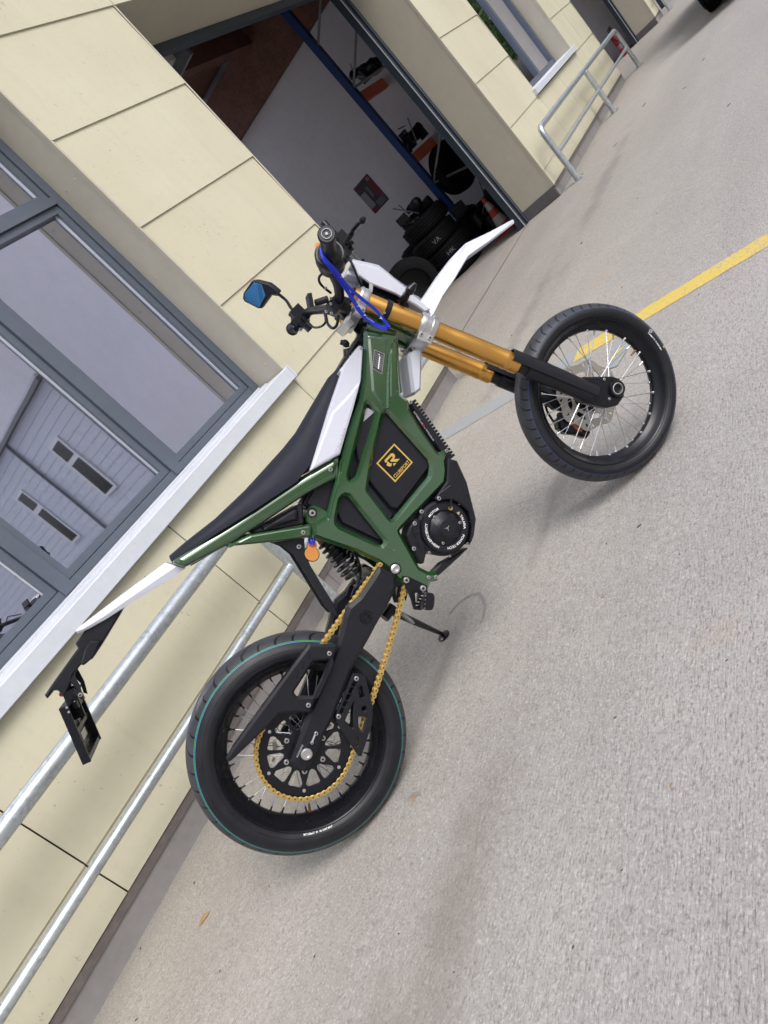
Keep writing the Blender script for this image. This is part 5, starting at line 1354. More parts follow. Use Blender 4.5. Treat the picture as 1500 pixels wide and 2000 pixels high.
# ------------------------------------------------------------------ motor
MCx, MCz = F0.at(874, 1031, .112)
def motor(mb):
    mb.use('black')
    lathe(mb, F0, MCx, MCz, [(.0001, -.085), (.070, -.085), (.078, -.07), (.080, .060), (.080, .076), (.0785, .080), (.0705, .082), (.0700, .092), (.0690, .0945), (.0, .0945)], 72)
MO = MK('motor', motor)
def cover(mb):
    mb.use('black')
    lathe(mb, F0, MCx, MCz, [(.066, .0945), (.0655, .0965), (.0510, .0965), (.0495, .0945), (.0440, .0945), (.0350, .100), (.022, .112), (.012, .1125), (.0001, .1125)], 72)
    for k in range(8):
        a = k * math.pi / 4 + .2; e1 = F0.e * math.cos(a) + F0.u * math.sin(a); e2 = F0.e * -math.sin(a) + F0.u * math.cos(a); c = F0.P(MCx, 0, MCz)
        p = [c + BN * .0955 + e1 * .047, c + BN * .108 + e1 * .024 + e2 * .008, c + BN * .108 + e1 * .024 - e2 * .008, c + BN * .094 + e1 * .045 + e2 * .010, c + BN * .094 + e1 * .045 - e2 * .010]
        mb.add(p, [(0, 1, 2), (0, 3, 1), (0, 2, 4)])
MK('motor_cover', cover, MO, ang=24)
def mtext(mb):
    mb.use('white'); r0 = .0540
    for s_, X, Y in (('MOTOR', 846, 1000), ('HIGH-EFFICIENCY', 840, 1049), ('TALARIA', 908, 1018), ('POWER-TECH', 895, 1064)):
        a = ang(F0, MCx, MCz, X, Y, .097); ringtext(mb, F0, MCx, MCz, s_, .0098, r0 + .0004, a, .0972, False, .0001)
    a = ang(F0, MCx, MCz, 898, 999, .097); x, z = MCx + .0570 * math.cos(a), MCz + .0570 * math.sin(a)
    mb.use('yellow'); mb.add([F0.P(x + .0062 * math.cos(t + a), .0973, z + .0062 * math.sin(t + a)) for t in (2.1, 4.2, 0.0)], [(0, 1, 2)])
    mb.use('silver')
    for t in (.1, 2.5, 4.2):
        p = [(MCx + .0105 * math.cos(t), MCz + .0105 * math.sin(t)), (MCx + .0016 * math.cos(t + 1.2), MCz + .0016 * math.sin(t + 1.2)), (MCx + .0016 * math.cos(t - 1.2), MCz + .0016 * math.sin(t - 1.2))]
        mb.add([F0.P(q[0], .1129, q[1]) for q in p], [(0, 1, 2)])
MK('motor_lettering', mtext, MO, smooth=False)
bolts([(848.5, 1010, .097), (898, 1021, .097), (865, 1061, .097)], r=.0042, parent=MO)
bolts([(897, 984, .082), (919, 1018, .082), (913, 1062, .082), (878, 1086, .082), (838, 1079, .082)], r=.0040, parent=MO)
MK('cable_gland', lambda mb: (mb.use('chain'), mb.disc(F0.W(879, 993, .097), BN, .0060, .008, 12), mb.use('blackm'), mb.tube(sm([F0.W(879, 993, .108), F0.W(881, 984, .106), F0.W(881, 974, .095)]), .0032, 8)), MO)
def mplate(mb):
    mb.use('black')
    q = [(875, 895), (893, 900), (912, 942), (923, 985), (930, 1014), (926, 1046), (916, 1070), (922, 1030), (916, 1000), (900, 985), (883, 976), (868, 977), (857, 981), (850, 974), (855, 966), (873, 940)]
    plate(mb, F0, [fil(pp(F0, q, .092), .003, 2)], .094, -.070, .004)
    q = [(812, 1014), (822, 1014), (822, 1030), (824, 1050), (831, 1062), (833, 1080), (828, 1100), (822, 1102), (800, 1062), (795, 1046), (800, 1030)]
    plate(mb, F0, [fil(pp(F0, q, .085), .003, 2)], .086, .02, .004)
    q = [(843, 1120), (858, 1124), (900, 1086), (917, 1068), (905, 1074), (880, 1090), (862, 1100)]
    plate(mb, F0, [fil(pp(F0, q, .07), .003, 2)], .070, .035, .004)
MK('motor_mount', mplate, MO, ang=28)
def ribs(mb):
    mb.use('blackg')
    for t, l in ((( (862, 962), (880, 948)), 0), (((903, 949), (906, 956)), 0), (((911, 966), (914, 971)), 0), (((806, 1030), (812, 1052)), 0), (((816, 1058), (822, 1072)), 0), (((808, 1040), (820, 1036)), 0)):
        mb.tube([F0.W(*t[0], .0945), F0.W(*t[1], .0945)], .0012, 5)
MK('mount_rib', ribs, MO)
bolts([(857, 973.5, .094), (809.5, 1022.5, .086), (808, 1071.5, .086), (823, 999.5, .082)], r=.0060, parent=MO)
def ctrl(mb):
    mb.use('black'); q = [(800, 790), (806, 783), (884, 893), (872, 903), (856, 878), (826, 832)]
    plate(mb, F0, [pp(F0, q, .055)], .062, -.062, .003)
    a, b = V((807, 781)), V((886, 893)); n = 19
    for k in range(n):
        p = a.lerp(b, (k + .5) / n); w_ = F0.W(p.x, p.y, .055); d = (F0.W(b.x, b.y, .055) - F0.W(a.x, a.y, .055)).normalized(); nn = d.cross(BN)
        mb.box(w_ - BN * .055, (.0034, .0060, .058), (d, nn, BN))
CT = MK('controller', ctrl, smooth=False)
def lab(mb):
    A = [V(F0.at(*p, .0625)) for p in ((807, 805), (811, 803), (849, 860), (846, 862))]
    Q = lambda u, v: (lambda p: F0.P(p.x, .0627, p.y))(A[0].lerp(A[3], u).lerp(A[1].lerp(A[2], u), v))
    r = random.Random(9); 
    for k in range(30):
        u = k / 30; m = 'redpr' if 12 < k < 16 else 'greypr'
        for v in (.1, .5): 
            if r.random() < .75: mb.use(m if v < .4 else ('greypr' if k < 13 else m)); mb.add([Q(u, v), Q(u + .022, v), Q(u + .022, v + .3), Q(u, v + .3)], [(0, 1, 2, 3)])
MK('controller_label', lab, CT, smooth=False)

# ------------------------------------------------------------------ foot pegs and side stand
def footrest(s_):
    def fn(mb):
        mb.use('blackm'); q = [(784, 1124), (796, 1126), (832, 1143), (834, 1156), (822, 1160), (808, 1156), (810, 1176), (826, 1186), (822, 1191), (806, 1190), (800, 1168), (790, 1146)]
        plate(mb, F0, [fil(pp(F0, q, o_), .004, 2)], s_ * (o_ + .012), s_ * (o_ + .001), .003)
    fr_ = MK('foot_peg', fn)
    if s_ > 0: bolts([(793, 1133, o_ + .012), (825.5, 1149, o_ + .012)], r=.0085, parent=fr_)
    else: bolts([], parent=fr_)
    c = F0.at(828, 1172, o_ + .02)
    def peg(mb):
        mb.use('blackg'); e1, e2 = (F0.e * .80 + F0.u * .60), (F0.u * .80 - F0.e * .60)
        p0 = F0.P(c[0], s_ * (o_ + .002), c[1]); 
        loop = []
        for k in range(16):
            a = 2 * math.pi * k / 16; loop.append((abs(math.cos(a)) ** .6 * math.copysign(1, math.cos(a)) * .024, abs(math.sin(a)) ** .6 * math.copysign(1, math.sin(a)) * .017))
        fr2 = FR(p0, e1, BN * s_, e2); plate(mb, fr2, [loop], .060, .0, .003)
        mb.use('silver')
        for i in range(4):
            for j in (-1, 1): mb.tube([fr2.P(-.016 + .010 * i, .012 + .012 * i if j > 0 else .050 - .006 * i, j * .016), fr2.P(-.016 + .010 * i, .012 + .012 * i if j > 0 else .050 - .006 * i, j * .0205)], [.0016, .0009], 6)
        for i in range(4): mb.tube([fr2.P(-.018 + .011 * i, .0602, .011), fr2.P(-.018 + .011 * i, .0635, .012)], [.0016, .0009], 6)
    MK('peg', peg, fr_)
footrest(1); footrest(-1)
def stand(mb):
    top = F0.P(F0.at(762, 1192, -.08)[0], -.085, F0.at(762, 1192, -.08)[1]); ft = ground(868, 1243); ft.z = GZ(ft.y) + .008
    mid = top.lerp(ft, .5)
    mb.use('blackm'); mb.tube([top, mid, ft + V((0, 0, .008))], [.013, .011, .007], 10)
    mb.tube([top - BE * .03 + BN * .01, top + BE * .015], .016, 10)
    mb.lathe(ft - V((0, 0, .006)), (0, 0, 1), [(.0001, 0), (.024, 0), (.024, .005), (.012, .010), (.0001, .010)], 18)
ST_ = MK('side_stand', stand)
def sspring(mb):
    a, b = F0.W(782, 1196, -.06), F0.W(806, 1216, -.09); d = (b - a).normalized(); u1 = d.orthogonal().normalized(); u2 = d.cross(u1); n = 15
    for off in (u1 * .006, -u1 * .006):
        P = [a + off + (b - a) * (k / (n * 8)) + (u1 * math.cos(k * math.pi / 4) + u2 * math.sin(k * math.pi / 4)) * .0045 for k in range(n * 8)]
        mb.use('silver'); mb.tube(P, .0011, 5)
MK('stand_spring', sspring, ST_)

# ------------------------------------------------------------------ forks, in the turned front frame
FO = .097
LU = (-.378, .734); LL = (-.174, .278)
dF = (V(LL) - V(LU)).normalized()
def fpt(t): return V(LL) + dF * t               # metres down the fork from LL
def P1w(t, o, side=0.0):
    q = fpt(t); nn = V((-dF.y, dF.x)); nn = nn if nn.x > 0 else -nn; q = q + nn * side; return F1.P(q.x, o, q.y)
TOPt = -(V(LL) - V(LU)).length - .018
axW = (P1w(1, 0) - P1w(0, 0)).normalized()
for s_ in (1, -1):
    def leg(mb):
        mb.use('gold')
        L = -TOPt
        mb.lathe(P1w(TOPt, s_ * FO), axW, [(.0001, 0), (.0245, 0), (.0255, .004), (.0255, .10), (.0262, .104), (.0268, .235), (.0262, .24), (.0262, .30), (.0272, .305), (.0278, .40), (.0278, L - .050), (.0290, L - .046), (.0290, L - .040), (.0278, L - .036), (.0278, L - .024), (.0290, L - .020), (.0290, L - .004), (.0275, L), (.0001, L)], 44)
        mb.use('blackm'); mb.lathe(P1w(TOPt - .010, s_ * FO), axW, [(.0001, 0), (.020, 0), (.023, .004), (.023, .010), (.0001, .010)], 28)
        mb.use('steel'); mb.lathe(P1w(TOPt - .012, s_ * FO), axW, [(.0001, 0), (.006, 0), (.006, .003), (.0001, .003)], 12)
        mb.use('blackg'); mb.lathe(P1w(0, s_ * FO), axW, [(.0001, 0), (.0225, 0), (.0225, .16), (.0001, .16)], 32)
    fk = MK('fork_leg', leg, ang=18)
    def low(mb):
        mb.use('black')
        # guard: a shell wrapped over the front of the leg, and the axle carrier
        n = 11; secs = []
        for t in (-.030, -.026, .05, .14, .22, .262):
            rr_ = .034 if t > -.028 else .031; rr_ = .034 if t < .2 else .031
            ring_ = []
            for k in range(n):
                a = math.pi * (-.08 + 1.05 * k / (n - 1)); ring_.append((a, rr_))
            c = P1w(t, s_ * FO, .004); fx = axW.cross(BN).normalized(); nn = (F1.e * -dF.y + F1.u * dF.x); nn = nn if nn.dot(F1.e) > 0 else -nn
            out = [c + (nn * math.sin(a) + FN * s_ * math.cos(a)) * r_ for a, r_ in ring_]
            inn = [c + (nn * math.sin(a) + FN * s_ * math.cos(a)) * (r_ - .004) for a, r_ in ring_[::-1]]
            secs.append(out + inn)
        N_ = len(secs[0]); vs = [p for q in secs for p in q]
        fs = [(i * N_ + k, i * N_ + (k + 1) % N_, (i + 1) * N_ + (k + 1) % N_, (i + 1) * N_ + k) for i in range(len(secs) - 1) for k in range(N_)]
        fs += [tuple(range(N_))[::-1], tuple((len(secs) - 1) * N_ + k for k in range(N_))]
        mb.add(vs, fs)
        mb.lathe(P1w(.03, s_ * FO), axW, [(.0001, 0), (.0265, 0), (.0265, .22), (.0001, .22)], 28)
    MK('fork_guard', low, fk, ang=30)
    def carrier(mb):
        mb.use('blackm')
        a = [fpt(.21) + V((-.020, .004)), fpt(.21) + V((.034, .020)), V((.020, .034)), V((.033, .010)), V((.030, -.016)), V((.006, -.036)), V((-.030, -.040)), V((-.060, -.020)), fpt(.24) + V((-.030, -.01))]
        plate(mb, F1, [fil([tuple(q) for q in a], .008, 3)], s_ * (FO + .006), s_ * (FO - .028), .005)
        mb.lathe(F1.P(0, s_ * (FO + .004), 0), FN * s_, [(.026, 0), (.026, .010), (.024, .013), (.018, .013), (.0175, .004), (.0001, .004)], 30)
        mb.use('silver'); mb.lathe(F1.P(0, s_ * (FO + .004), 0), FN * s_, [(.0180, .004), (.0180, .0125), (.0150, .0132), (.0145, .005), (.0180, .005)], 30, closed=True)
    MK('axle_carrier', carrier, fk)
    if s_ > 0: bolts([(1190, 779, FO + .006), (1180, 741, FO + .006)], F1, r=.0042, parent=fk); bolts([(1172, 782, FO + .002)], F1, r=.004, parent=fk)
MK('front_axle', lambda mb: (mb.use('steel'), mb.tube([F1.P(0, -FO, 0), F1.P(0, FO, 0)], .009, 16)), BK)
def caliper(mb):
    mb.use('blackm'); q = [(1083, 822), (1094, 812), (1110, 806), (1140, 822), (1148, 846), (1140, 857), (1120, 850), (1100, 848), (1086, 838)]
    plate(mb, F1, [fil(pp(F1, q, -.085), .006, 2)], -.062, -.100, .006)
    mb.use('orange2'); q = [(1117, 812), (1128, 818), (1127, 830), (1140, 836), (1136, 844), (1124, 838), (1116, 828)]
    plate(mb, F1, [fil(pp(F1, q, -.060), .002, 1)], -.0595, -.063, .001)
    mb.use('black'); mb.tube(sm([F1.W(1083, 826, -.10), F1.W(1070, 806, -.11), F1.W(1062, 786, -.115), F1.W(1040, 764, -.12)]), .004, 8)
    mb.tube([F1.W(1094, 812, -.08), F1.W(1094, 812, -.10)], .012, 12)
    mb.use('blackm'); q = [(1100, 815), (1150, 790), (1158, 800), (1140, 826)]; plate(mb, F1, [pp(F1, q, -.09)], -.078, -.090, .003)
MK('brake_caliper', caliper)

# clamps
def clamp(name, t0, h, link, mirror_link=True):
    def fn(mb):
        mb.use('silver')
        for s_ in (1, -1):
            c = P1w(t0, s_ * FO)
            mb.lathe(c, axW, [(.0300, 0), (.0330, .002), (.0345, .006), (.0345, h * .32), (.0330, h * .36), (.0330, h * .64), (.0345, h * .68), (.0345, h - .006), (.0330, h - .002), (.0300, h), (.0275, h - .001), (.0275, .001)], 40, closed=True)
        # the bridge between the two clamps, behind the forks
        mb.lathe
        nn = (F1.e * -dF.y + F1.u * dF.x); nn = nn if nn.dot(F1.e) > 0 else -nn
        c = P1w(t0 + h / 2, 0) - nn * .030
        vs = []; prof = [(-.095, .018, -.006), (-.05, .012, -.030), (0, .022, -.040), (.05, .012, -.030), (.095, .018, -.006)]
        secs = []
        for o, f_, b_ in prof:
            q0 = c + FN * o
            secs.append([q0 + nn * f_ + axW * (h * .42), q0 + nn * f_ - axW * (h * .42), q0 + nn * b_ - axW * (h * .42), q0 + nn * b_ + axW * (h * .42)])
        n = 4; vs = [p for q in secs for p in q]; fs = [(i * n + k, i * n + (k + 1) % n, (i + 1) * n + (k + 1) % n, (i + 1) * n + k) for i in range(len(secs) - 1) for k in range(n)] + [(3, 2, 1, 0), tuple(len(vs) - 4 + k for k in range(4))]
        mb.add(vs, fs)
        for s_ in (1, -1):
            q0 = P1w(t0 + h / 2, s_ * (FO + .012)) - nn * .034
            mb.box(q0, (.014, h * .42, .012), (nn, axW, FN)); 
            for d in (-.25, .25): mb.bolt(q0 + axW * h * d + FN * s_ * .012, FN * s_, .0062, .004, 'steel')
            mb.use('silver')
    return MK(name, fn, ang=30)
tl = lambda X, Y: (V(F1.at(X, Y, FO)) - V(LL)).dot(dF)
clamp('lower_clamp', tl(817, 631), .052, None); UC = clamp('upper_clamp', TOPt + .012, .030, None)
for s_ in (1, -1): MK('fork_band', lambda mb: (mb.use('black'), mb.lathe(P1w(tl(750, 604), s_ * FO), axW, [(.0255, 0), (.0285, .001), (.0285, .016), (.0255, .017)], 36, closed=True)))
bolts([(751, 611, FO + .0285)], F1, r=.003)
def stem(mb):
    mb.use('silver'); q = [(668, 632), (677, 618), (690, 606), (704, 612), (700, 624), (692, 636), (682, 644)]; plate(mb, F1, [fil(pp(F1, q, .045), .003, 2)], .055, -.055, .003)
    mb.use('blackm'); mb.tube([F1.W(690, 620, 0), F1.W(716, 628, 0)], .033, 24)
MK('steering_stem', stem)
def lock(mb):
    mb.use('silver'); mb.disc(F1.W(809, 680, .045), FN, .011, .010, 20); mb.tube([F1.W(783, 681, .0), F1.W(800, 684, .0)], .010, 14)
    p = F1.W(809, 680, .045); mb.use('blackm'); mb.tube([p - FN * .06, p + FN * .004], .016, 24); mb.disc(F1.W(809, 680, .0555), FN, .0025, .0008, 6)
MK('steering_lock', lock)
# ------------------------------------------------------------------ front fender, headlight, covers
def fender(mb):
    mb.use('whitep')
    rid = [(806, 604), (822, 585), (850, 543), (876, 509), (900, 484), (950, 459), (990, 436), (1003, 431)]
    edg = [(838, 622), (847, 612), (865, 576), (886, 546), (914, 499), (958, 468), (992, 442), (1004, 433)]
    ws = [.050, .052, .056, .060, .060, .045, .020, .004]
    secs = []
    for r_, e_, w_ in zip(rid, edg, ws):
        A = F1.at(*r_, -w_ * .35); E = F1.at(*e_, w_); Rg = (A[0], A[1])
        m1 = (Rg[0] * .5 + E[0] * .5 + .0, Rg[1] * .5 + E[1] * .5 + .006)
        up = [(E[0], w_, E[1]), (m1[0], w_ * .72, m1[1]), (Rg[0], w_ * .30, Rg[1]), (Rg[0], -w_ * .30, Rg[1]), (m1[0], -w_ * .72, m1[1]), (E[0], -w_, E[1])]
        dn = [(x - .003, o * .93, z - .0035) for x, o, z in up[::-1]]
        secs.append(up + dn)
    loft(mb, F1, secs)
MK('front_fender', fender, smooth=False)
def fend2(mb):
    mb.use('whitep')
    up = [(797, 694), (816, 664), (826, 668), (826, 694), (824, 760), (811, 771), (806, 768)]
    plate(mb, F1, [fil(pp(F1, up, .055), .003, 2)], .055, -.055, .008, .012)
MK('rear_fender_blade', fend2, ang=10)
def mask(mb):
    mb.use('whitep')
    q = [(688, 511), (729, 522), (742, 524), (793, 567), (784, 581), (772, 574), (722, 554), (703, 540), (700, 538)]
    a = fil(pp(F1, q, .085), .003, 2)
    for s_ in (1, -1): plate(mb, F1, [a], s_ * .088, s_ * .080, .003, .004)
    front = [(688, 511), (729, 520), (740, 523), (794, 566)]
    pts = pp(F1, front, .085)
    secs = []
    for s_, o in ((1, .086), (1, .05), (1, 0), (-1, .05), (-1, .086)):
        bul = .030 * (1 - (o / .086) ** 2); secs.append([F1.P(x + bul, s_ * o, z + bul * .3) for x, z in pts] + [F1.P(x + bul - .006, s_ * o, z + bul * .3 - .006) for x, z in pts[::-1]])
    n = len(secs[0]); vs = [p for q_ in secs for p in q_]; mb.add(vs, [(i * n + k, i * n + (k + 1) % n, (i + 1) * n + (k + 1) % n, (i + 1) * n + k) for i in range(len(secs) - 1) for k in range(n)] + [tuple(range(n))[::-1], tuple((len(secs) - 1) * n + k for k in range(n))])
    q = [(676, 538), (680, 524), (689, 511), (704, 539), (700, 545)]
    plate(mb, F1, [pp(F1, q, -.04)], -.03, -.085, .002)
    q = [(783, 582), (786, 572), (802, 572), (842, 604), (830, 610), (812, 597)]
    plate(mb, F1, [fil(pp(F1, q, .06), .002, 2)], .062, -.062, .004)
HM = MK('headlight_mask', mask, ang=24)
def lensf(mb):
    mb.use('lens'); q = [(728, 524), (740, 521), (796, 559), (793, 568)]; plate(mb, F1, [fil(pp(F1, q, .06), .002, 1)], .062, -.062, .003)
MK('headlight_lens', lensf, HM, ang=24)
def hsg(mb):
    mb.use('blackm'); q = [(705, 541), (722, 556), (772, 577), (784, 584), (800, 600), (790, 606), (740, 590), (716, 576), (704, 560)]
    plate(mb, F1, [fil(pp(F1, q, .05), .004, 2)], .055, -.055, .004)
    mb.use('black'); mb.tube(sm([F1.W(780, 590, .07), F1.W(794, 592, .072), F1.W(797, 600, .07), F1.W(788, 604, .07)]), .0022, 6)
    mb.use('redpr'); mb.tube(sm([F1.W(776, 586, .062), F1.W(782, 590, .064), F1.W(778, 594, .062)]), .0018, 6)
MK('headlight_housing', hsg)
MK('mask_bracket', lambda mb: (mb.use('silver'), plate(mb, F1, [fil(pp(F1, [(721, 552), (729, 556), (727, 572), (720, 574)], .085), .002, 1)], .088, .084, .001), plate(mb, F1, [fil(pp(F1, [(721, 552), (729, 556), (727, 572), (720, 574)], .085), .002, 1)], -.084, -.088, .001)), HM)
for s_ in (1, -1):
    def ind(mb):
        nn = F1
        p0, p1, p2, p3 = F1.at(792, 583, .10), F1.at(801, 569, .13), F1.at(808, 559, .15), F1.at(817, 548, .16)
        pts = [F1.P(p[0], s_ * o, p[1]) for p, o in ((p0, .075), (p1, .11), (p2, .125), (p3, .135))]
        mb.use('black'); mb.tube(pts[:2], [.012, .008], 12); mb.use('blackg'); mb.tube([pts[1], pts[1].lerp(pts[2], .4), pts[2], pts[3]], [.007, .013, .013, .005], 12)
    MK('turn_signal', ind)

# ------------------------------------------------------------------ handlebar, controls and mirror
def W1(X, Y, o): return F1.W(X, Y, o)
bar = [(638, 470, .37), (642, 500, .28), (648, 528, .20), (660, 556, .12), (663, 578, .065), (660, 588, .03), (655, 593, 0), (651, 598, -.03), (645, 602, -.065), (626, 605, -.13), (607, 607, -.19), (592, 618, -.27), (578, 636, -.36)]
HB_ = MK('handlebar', lambda mb: (mb.use('black'), mb.tube(sm([W1(*p) for p in bar], 5), .0135, 18)))
def grip(a, b, c, endr):
    def fn(mb):
        A, Bp = W1(*a), W1(*b); d = (Bp - A).normalized(); L = (Bp - A).length
        pr = [(.0001, 0), (.0185, 0), (.0215, .003), (.0215, .010), (.0185, .014)] + [(.0182 + (.0006 if k % 2 else 0), .016 + (L - .05) * k / 26) for k in range(27)] + [(.0205, L - .03), (.029, L - .020), (.030, L - .012), (.030, L), (.0001, L)]
        mb.use('black'); mb.lathe(A, d, pr, 32)
        mb.use('rackgrey'); mb.lathe(A, d, [(.0106, -.003), (.0120, -.003), (.0126, 0), (.0100, .0)], 26, closed=True); mb.lathe(A, d, [(.0001, -.003), (.0035, -.003), (.0040, 0)], 14)
    return MK('grip', fn)
GR = grip((638, 457, .395), (645, 500, .275), None, 1)
GL_ = grip((570, 644, -.395), (588, 622, -.29), None, 1)
def throttle(mb):
    A, Bp = W1(644, 494, .285), W1(648, 520, .225); d = (Bp - A).normalized()
    mb.use('black'); mb.lathe(A, d, [(.0001, 0), (.034, 0), (.038, .006), (.038, .030), (.034, .036), (.0345, .040), (.0345, .058), (.028, .064), (.0001, .064)], 36)
    mb.box(W1(656, 512, .25), (.022, .020, .024), (F1.e, F1.u, FN))
TH = MK('throttle_housing', throttle)
MK('indicator_button', lambda mb: (mb.use('amber'), mb.tube([W1(626, 482, .26), W1(619, 479, .27)], [.010, .006], 12)), TH)
MK('green_button', lambda mb: (mb.use(mat('green_button', (.06, .45, .08), .4)), mb.disc(W1(629.5, 525, .26), (F1.u), .004, .003, 10)), TH)
def perch(mb, pts, boxes):
    pass
def brake(mb):
    mb.use('blackm')
    mb.tube(sm([W1(676, 473, .27), W1(683, 462, .28), W1(688, 454, .29), W1(692, 446, .31), W1(699, 438, .33), W1(706, 431, .35)], 3), [.0068] * 6 + [.0062] * 7 + [.0058] * 3, 10)
    mb.lathe(W1(708, 430, .355) , (W1(706, 431, .35) - W1(699, 438, .33)).normalized(), [(.0001, -.010), (.0055, -.009), (.0088, -.003), (.0088, .003), (.0055, .009), (.0001, .010)], 16)
    rnd = random.Random(12)
    for k in range(12):
        h = V([rnd.uniform(.004, .011) for _ in range(3)]); mb.box(W1(676 + rnd.uniform(-10, 12), 490 + rnd.uniform(-16, 22), .25 + rnd.uniform(-.02, .02)), h, (F1.e, FN, F1.u))
    for k in range(6): mb.disc(W1(676 + rnd.uniform(-8, 12), 490 + rnd.uniform(-16, 20), .28), FN, .005, .004, 10)
BL = MK('brake_lever', brake)
MK('brake_reservoir', lambda mb: (mb.use('blackm'), mb.tube([W1(632, 435, .22), W1(670, 475, .24)], .0085, 14), mb.box(W1(667, 462, .24), (.012, .008, .012), (F1.e, FN, F1.u))), BL)
def lever2(mb):
    mb.use('blackm'); rnd = random.Random(3)
    for k in range(12):
        h = V([rnd.uniform(.006, .014) for _ in range(3)]); mb.box(W1(590 + rnd.uniform(-16, 12), 628 + rnd.uniform(-22, 14), -.25 + rnd.uniform(-.02, .02)), h, (F1.e, FN, F1.u))
    mb.box(W1(585, 616, -.26), (.020, .022, .028), (F1.e, FN, F1.u)); mb.bolt(W1(587, 644, -.24), FN, .006, .005); mb.bolt(W1(574, 637, -.24), FN, .004, .004)
MK('switch_housing', lever2)
def dash(mb):
    mb.use('black'); c = W1(605, 590, -.05); mb.box(c, (.020, .006, .024), (F1.e * .6 + F1.u * .8, F1.e * .8 - F1.u * .6, FN))
    mb.tube([W1(616, 592, -.05), W1(640, 584, -.03)], .010, 10)
MK('display', dash)
def risers(mb):
    mb.use('black')
    for o in (.035, -.035): mb.box(W1(655, 594, o), (.020, .018, .014), (F1.e, F1.u, FN))
    mb.box(W1(664, 600, 0), (.026, .020, .045), (dF.x * F1.e + dF.y * F1.u, (F1.e * -dF.y + F1.u * dF.x), FN))
    for X, Y in ((646, 583), (646, 594), (637, 609), (647, 612)): mb.bolt(W1(X, Y, .05), FN, .0042, .004)
MK('bar_riser', risers)
def cables(mb):
    mb.use('black')
    for pts, r_ in ((((648, 532, .17), (634, 533, .14), (624, 540, .12), (624, 551, .10), (632, 561, .08), (646, 572, .05)), .0036), (((633, 608, -.09), (636, 628, -.05), (626, 638, -.02), (612, 639, -.08), (600, 630, -.16)), .0034),
                    (((636, 612, -.06), (640, 632, 0), (650, 641, .03), (658, 634, .04), (661, 616, .05)), .0042), (((678, 498, .24), (690, 520, .16), (700, 545, .10), (716, 580, .05)), .0036), (((662, 604, .02), (690, 640, .0), (708, 660, .0)), .005)):
        mb.tube(sm([W1(*p) for p in pts], 6), r_, 8)
    mb.use('silver'); mb.tube([W1(633.5, 560, .08), W1(636, 563, .075)], .0048, 10)
MK('cable', cables)
# mirror on the left bar end
def mirror():
    MP = W1(500, 578, -.40); MN = (-F1.e * .80 + FN * .58 + V((0, 0, .02))).normalized()
    a1 = FN.cross(V((0, 0, 1))).normalized(); uu = (V((0, 0, 1)) - MN * MN.z).normalized(); ss = uu.cross(MN)
    fm = FR(MP, ss, MN, uu)
    def px2(P, o=0.0): 
        out = []
        for X, Y in P:
            q = onplane(X, Y, MP + MN * o, MN) - MP; out.append((q.dot(ss), q.dot(uu)))
        return out
    hs_ = [(490, 550), (500, 549), (524, 555), (531, 560), (545, 572), (541, 577), (530, 577), (511, 603), (505, 604), (477, 590), (473, 583), (474, 573)]
    gp = [(495, 552), (511, 556), (518.5, 577), (506, 601), (478, 587), (477.5, 575)]
    def hous(mb): mb.use('black'); plate(mb, fm, [fil(px2(hs_), .004, 3)], 0, -.022, .003, .006)
    mo = MK('mirror', hous, ang=50)
    def gls(mb):
        mb.use('mirror'); plate(mb, fm, [fil(px2(gp, .0015), .003, 3)], .0015, .0002, .0006)
        mb.use('blackm')
        for k in range(3):
            A_ = px2([(503 + k * 2.6, 553.5 + k * .6), (510.5 + k * 2.2, 598 - k * 4)], .002); p, q = [fm.P(x, .0018, z) for x, z in A_]; mb.tube([p, q], .0005, 4)
    MK('mirror_glass', gls, mo)
    def stemf(mb):
        mb.use('black'); mb.tube([W1(532, 569, -.40), W1(543, 573, -.385)], [.013, .009], 12); mb.use('blackm'); mb.tube(sm([W1(541, 572, -.385), W1(559, 587, -.34), W1(568, 601, -.30), W1(576, 610, -.28)], 4), .0052, 10)
    MK('mirror_stem', stemf, mo)
mirror()
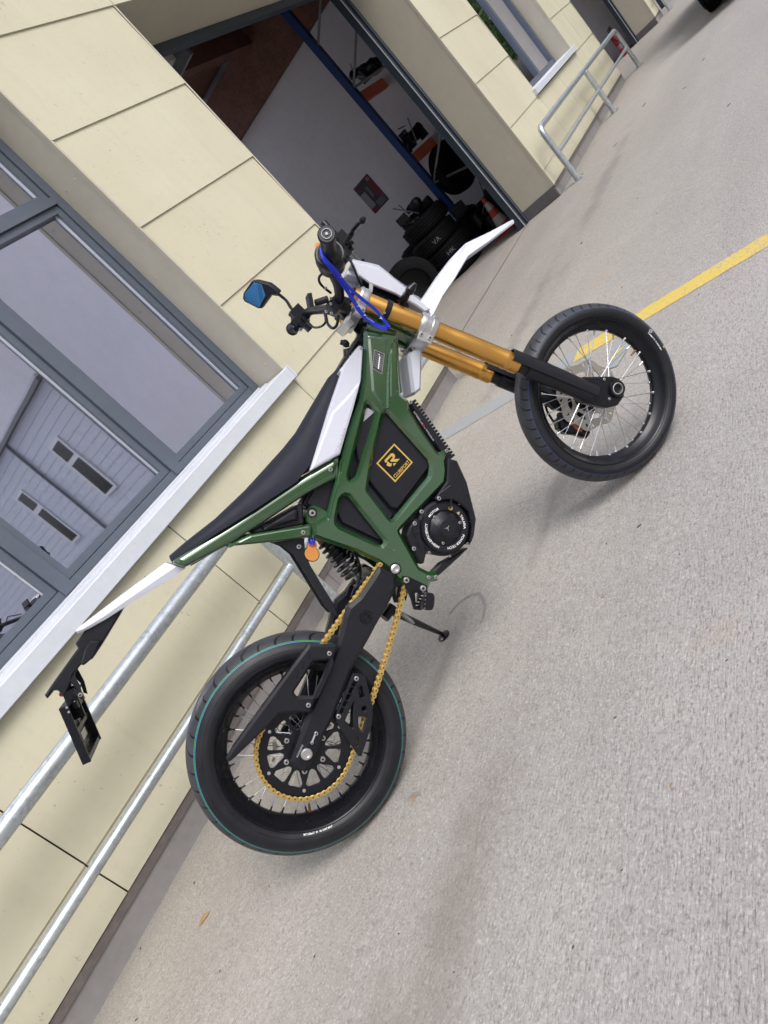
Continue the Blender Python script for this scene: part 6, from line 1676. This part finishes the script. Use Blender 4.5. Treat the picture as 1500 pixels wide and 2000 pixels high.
# ------------------------------------------------------------------ things that hang on the bike
def lany(mb):
    mb.use('blue'); 
    def rib(pts, w_):
        P = sm([W1(*p) for p in pts], 6); n = len(P); side = [(CX * .75 - CY * .65 + CZ * (.25 * math.sin(i * .35))) for i in range(n)]
        mb.ribbon(P, side, w_, .0012)
    rib([(628, 484, .300), (633, 505, .312), (645, 522, .30), (662, 545, .25), (686, 580, .20), (706, 612, .17), (730, 632, .150), (752, 641, .140), (761, 638, .137)], .0105)
    rib([(630, 490, .298), (640, 512, .310), (655, 527, .29), (676, 556, .24), (705, 582, .19), (735, 607, .160), (755, 632, .140), (761, 639, .137)], .0085)
LO = thing('lanyard', 'bright blue lanyard looped over the right grip of the motorbike', 'lanyard', tuple(W1(640, 505, .3)))
ln = MK('strap', lany, LO, smooth=False)
def lmark(mb):
    mb.use('white')
    for X, Y, o, s_ in ((664, 541, .262, 1), (701, 598, .182, 1), (744, 622, .152, 1), (713, 616, .168, .8)):
        c = W1(X, Y, o) - CZ * .004
        for t in (.6, 2.7, 4.6): mb.tube([c, c + (CX * math.cos(t) + CY * math.sin(t)) * .0052 * s_], [.0009, .0004], 5)
    for k in range(7): c = W1(716 + k * 2.3, 620 + k * 1.5, .165) - CZ * .004; mb.tube([c, c + CY * .0028], .0004, 4)
MK('strap_print', lmark, LO, smooth=False)
KO = thing('ignition_key', 'black keys on a ring in the lock behind the headstock of the motorbike', 'key', tuple(F0.W(676, 690, .02)))
def keyf(mb):
    mb.use('black'); mb.lathe(F0.W(675, 671, .03), (BN * .8 + BE * .5).normalized(), [(.0001, -.004), (.011, -.004), (.0125, 0), (.011, .004), (.0001, .004)], 20)
    mb.tube([F0.W(675, 671, .03), F0.W(665, 668, .03)], [.009, .007], 10); mb.tube([F0.W(677, 682, .02), F0.W(679, 694, .02)], [.010, .012], 12)
MK('key_head', keyf, KO)
MK('key_ring', lambda mb: (mb.use('silver'), mb.tube([F0.W(676, 679, .02) + (CX * math.cos(a) + CY * math.sin(a)) * .009 for a in [k * .3927 for k in range(16)]], .0010, 6, closed=True), mb.tube([F0.W(667, 667, .035), F0.W(672, 675, .035)], .0016, 6)), KO)
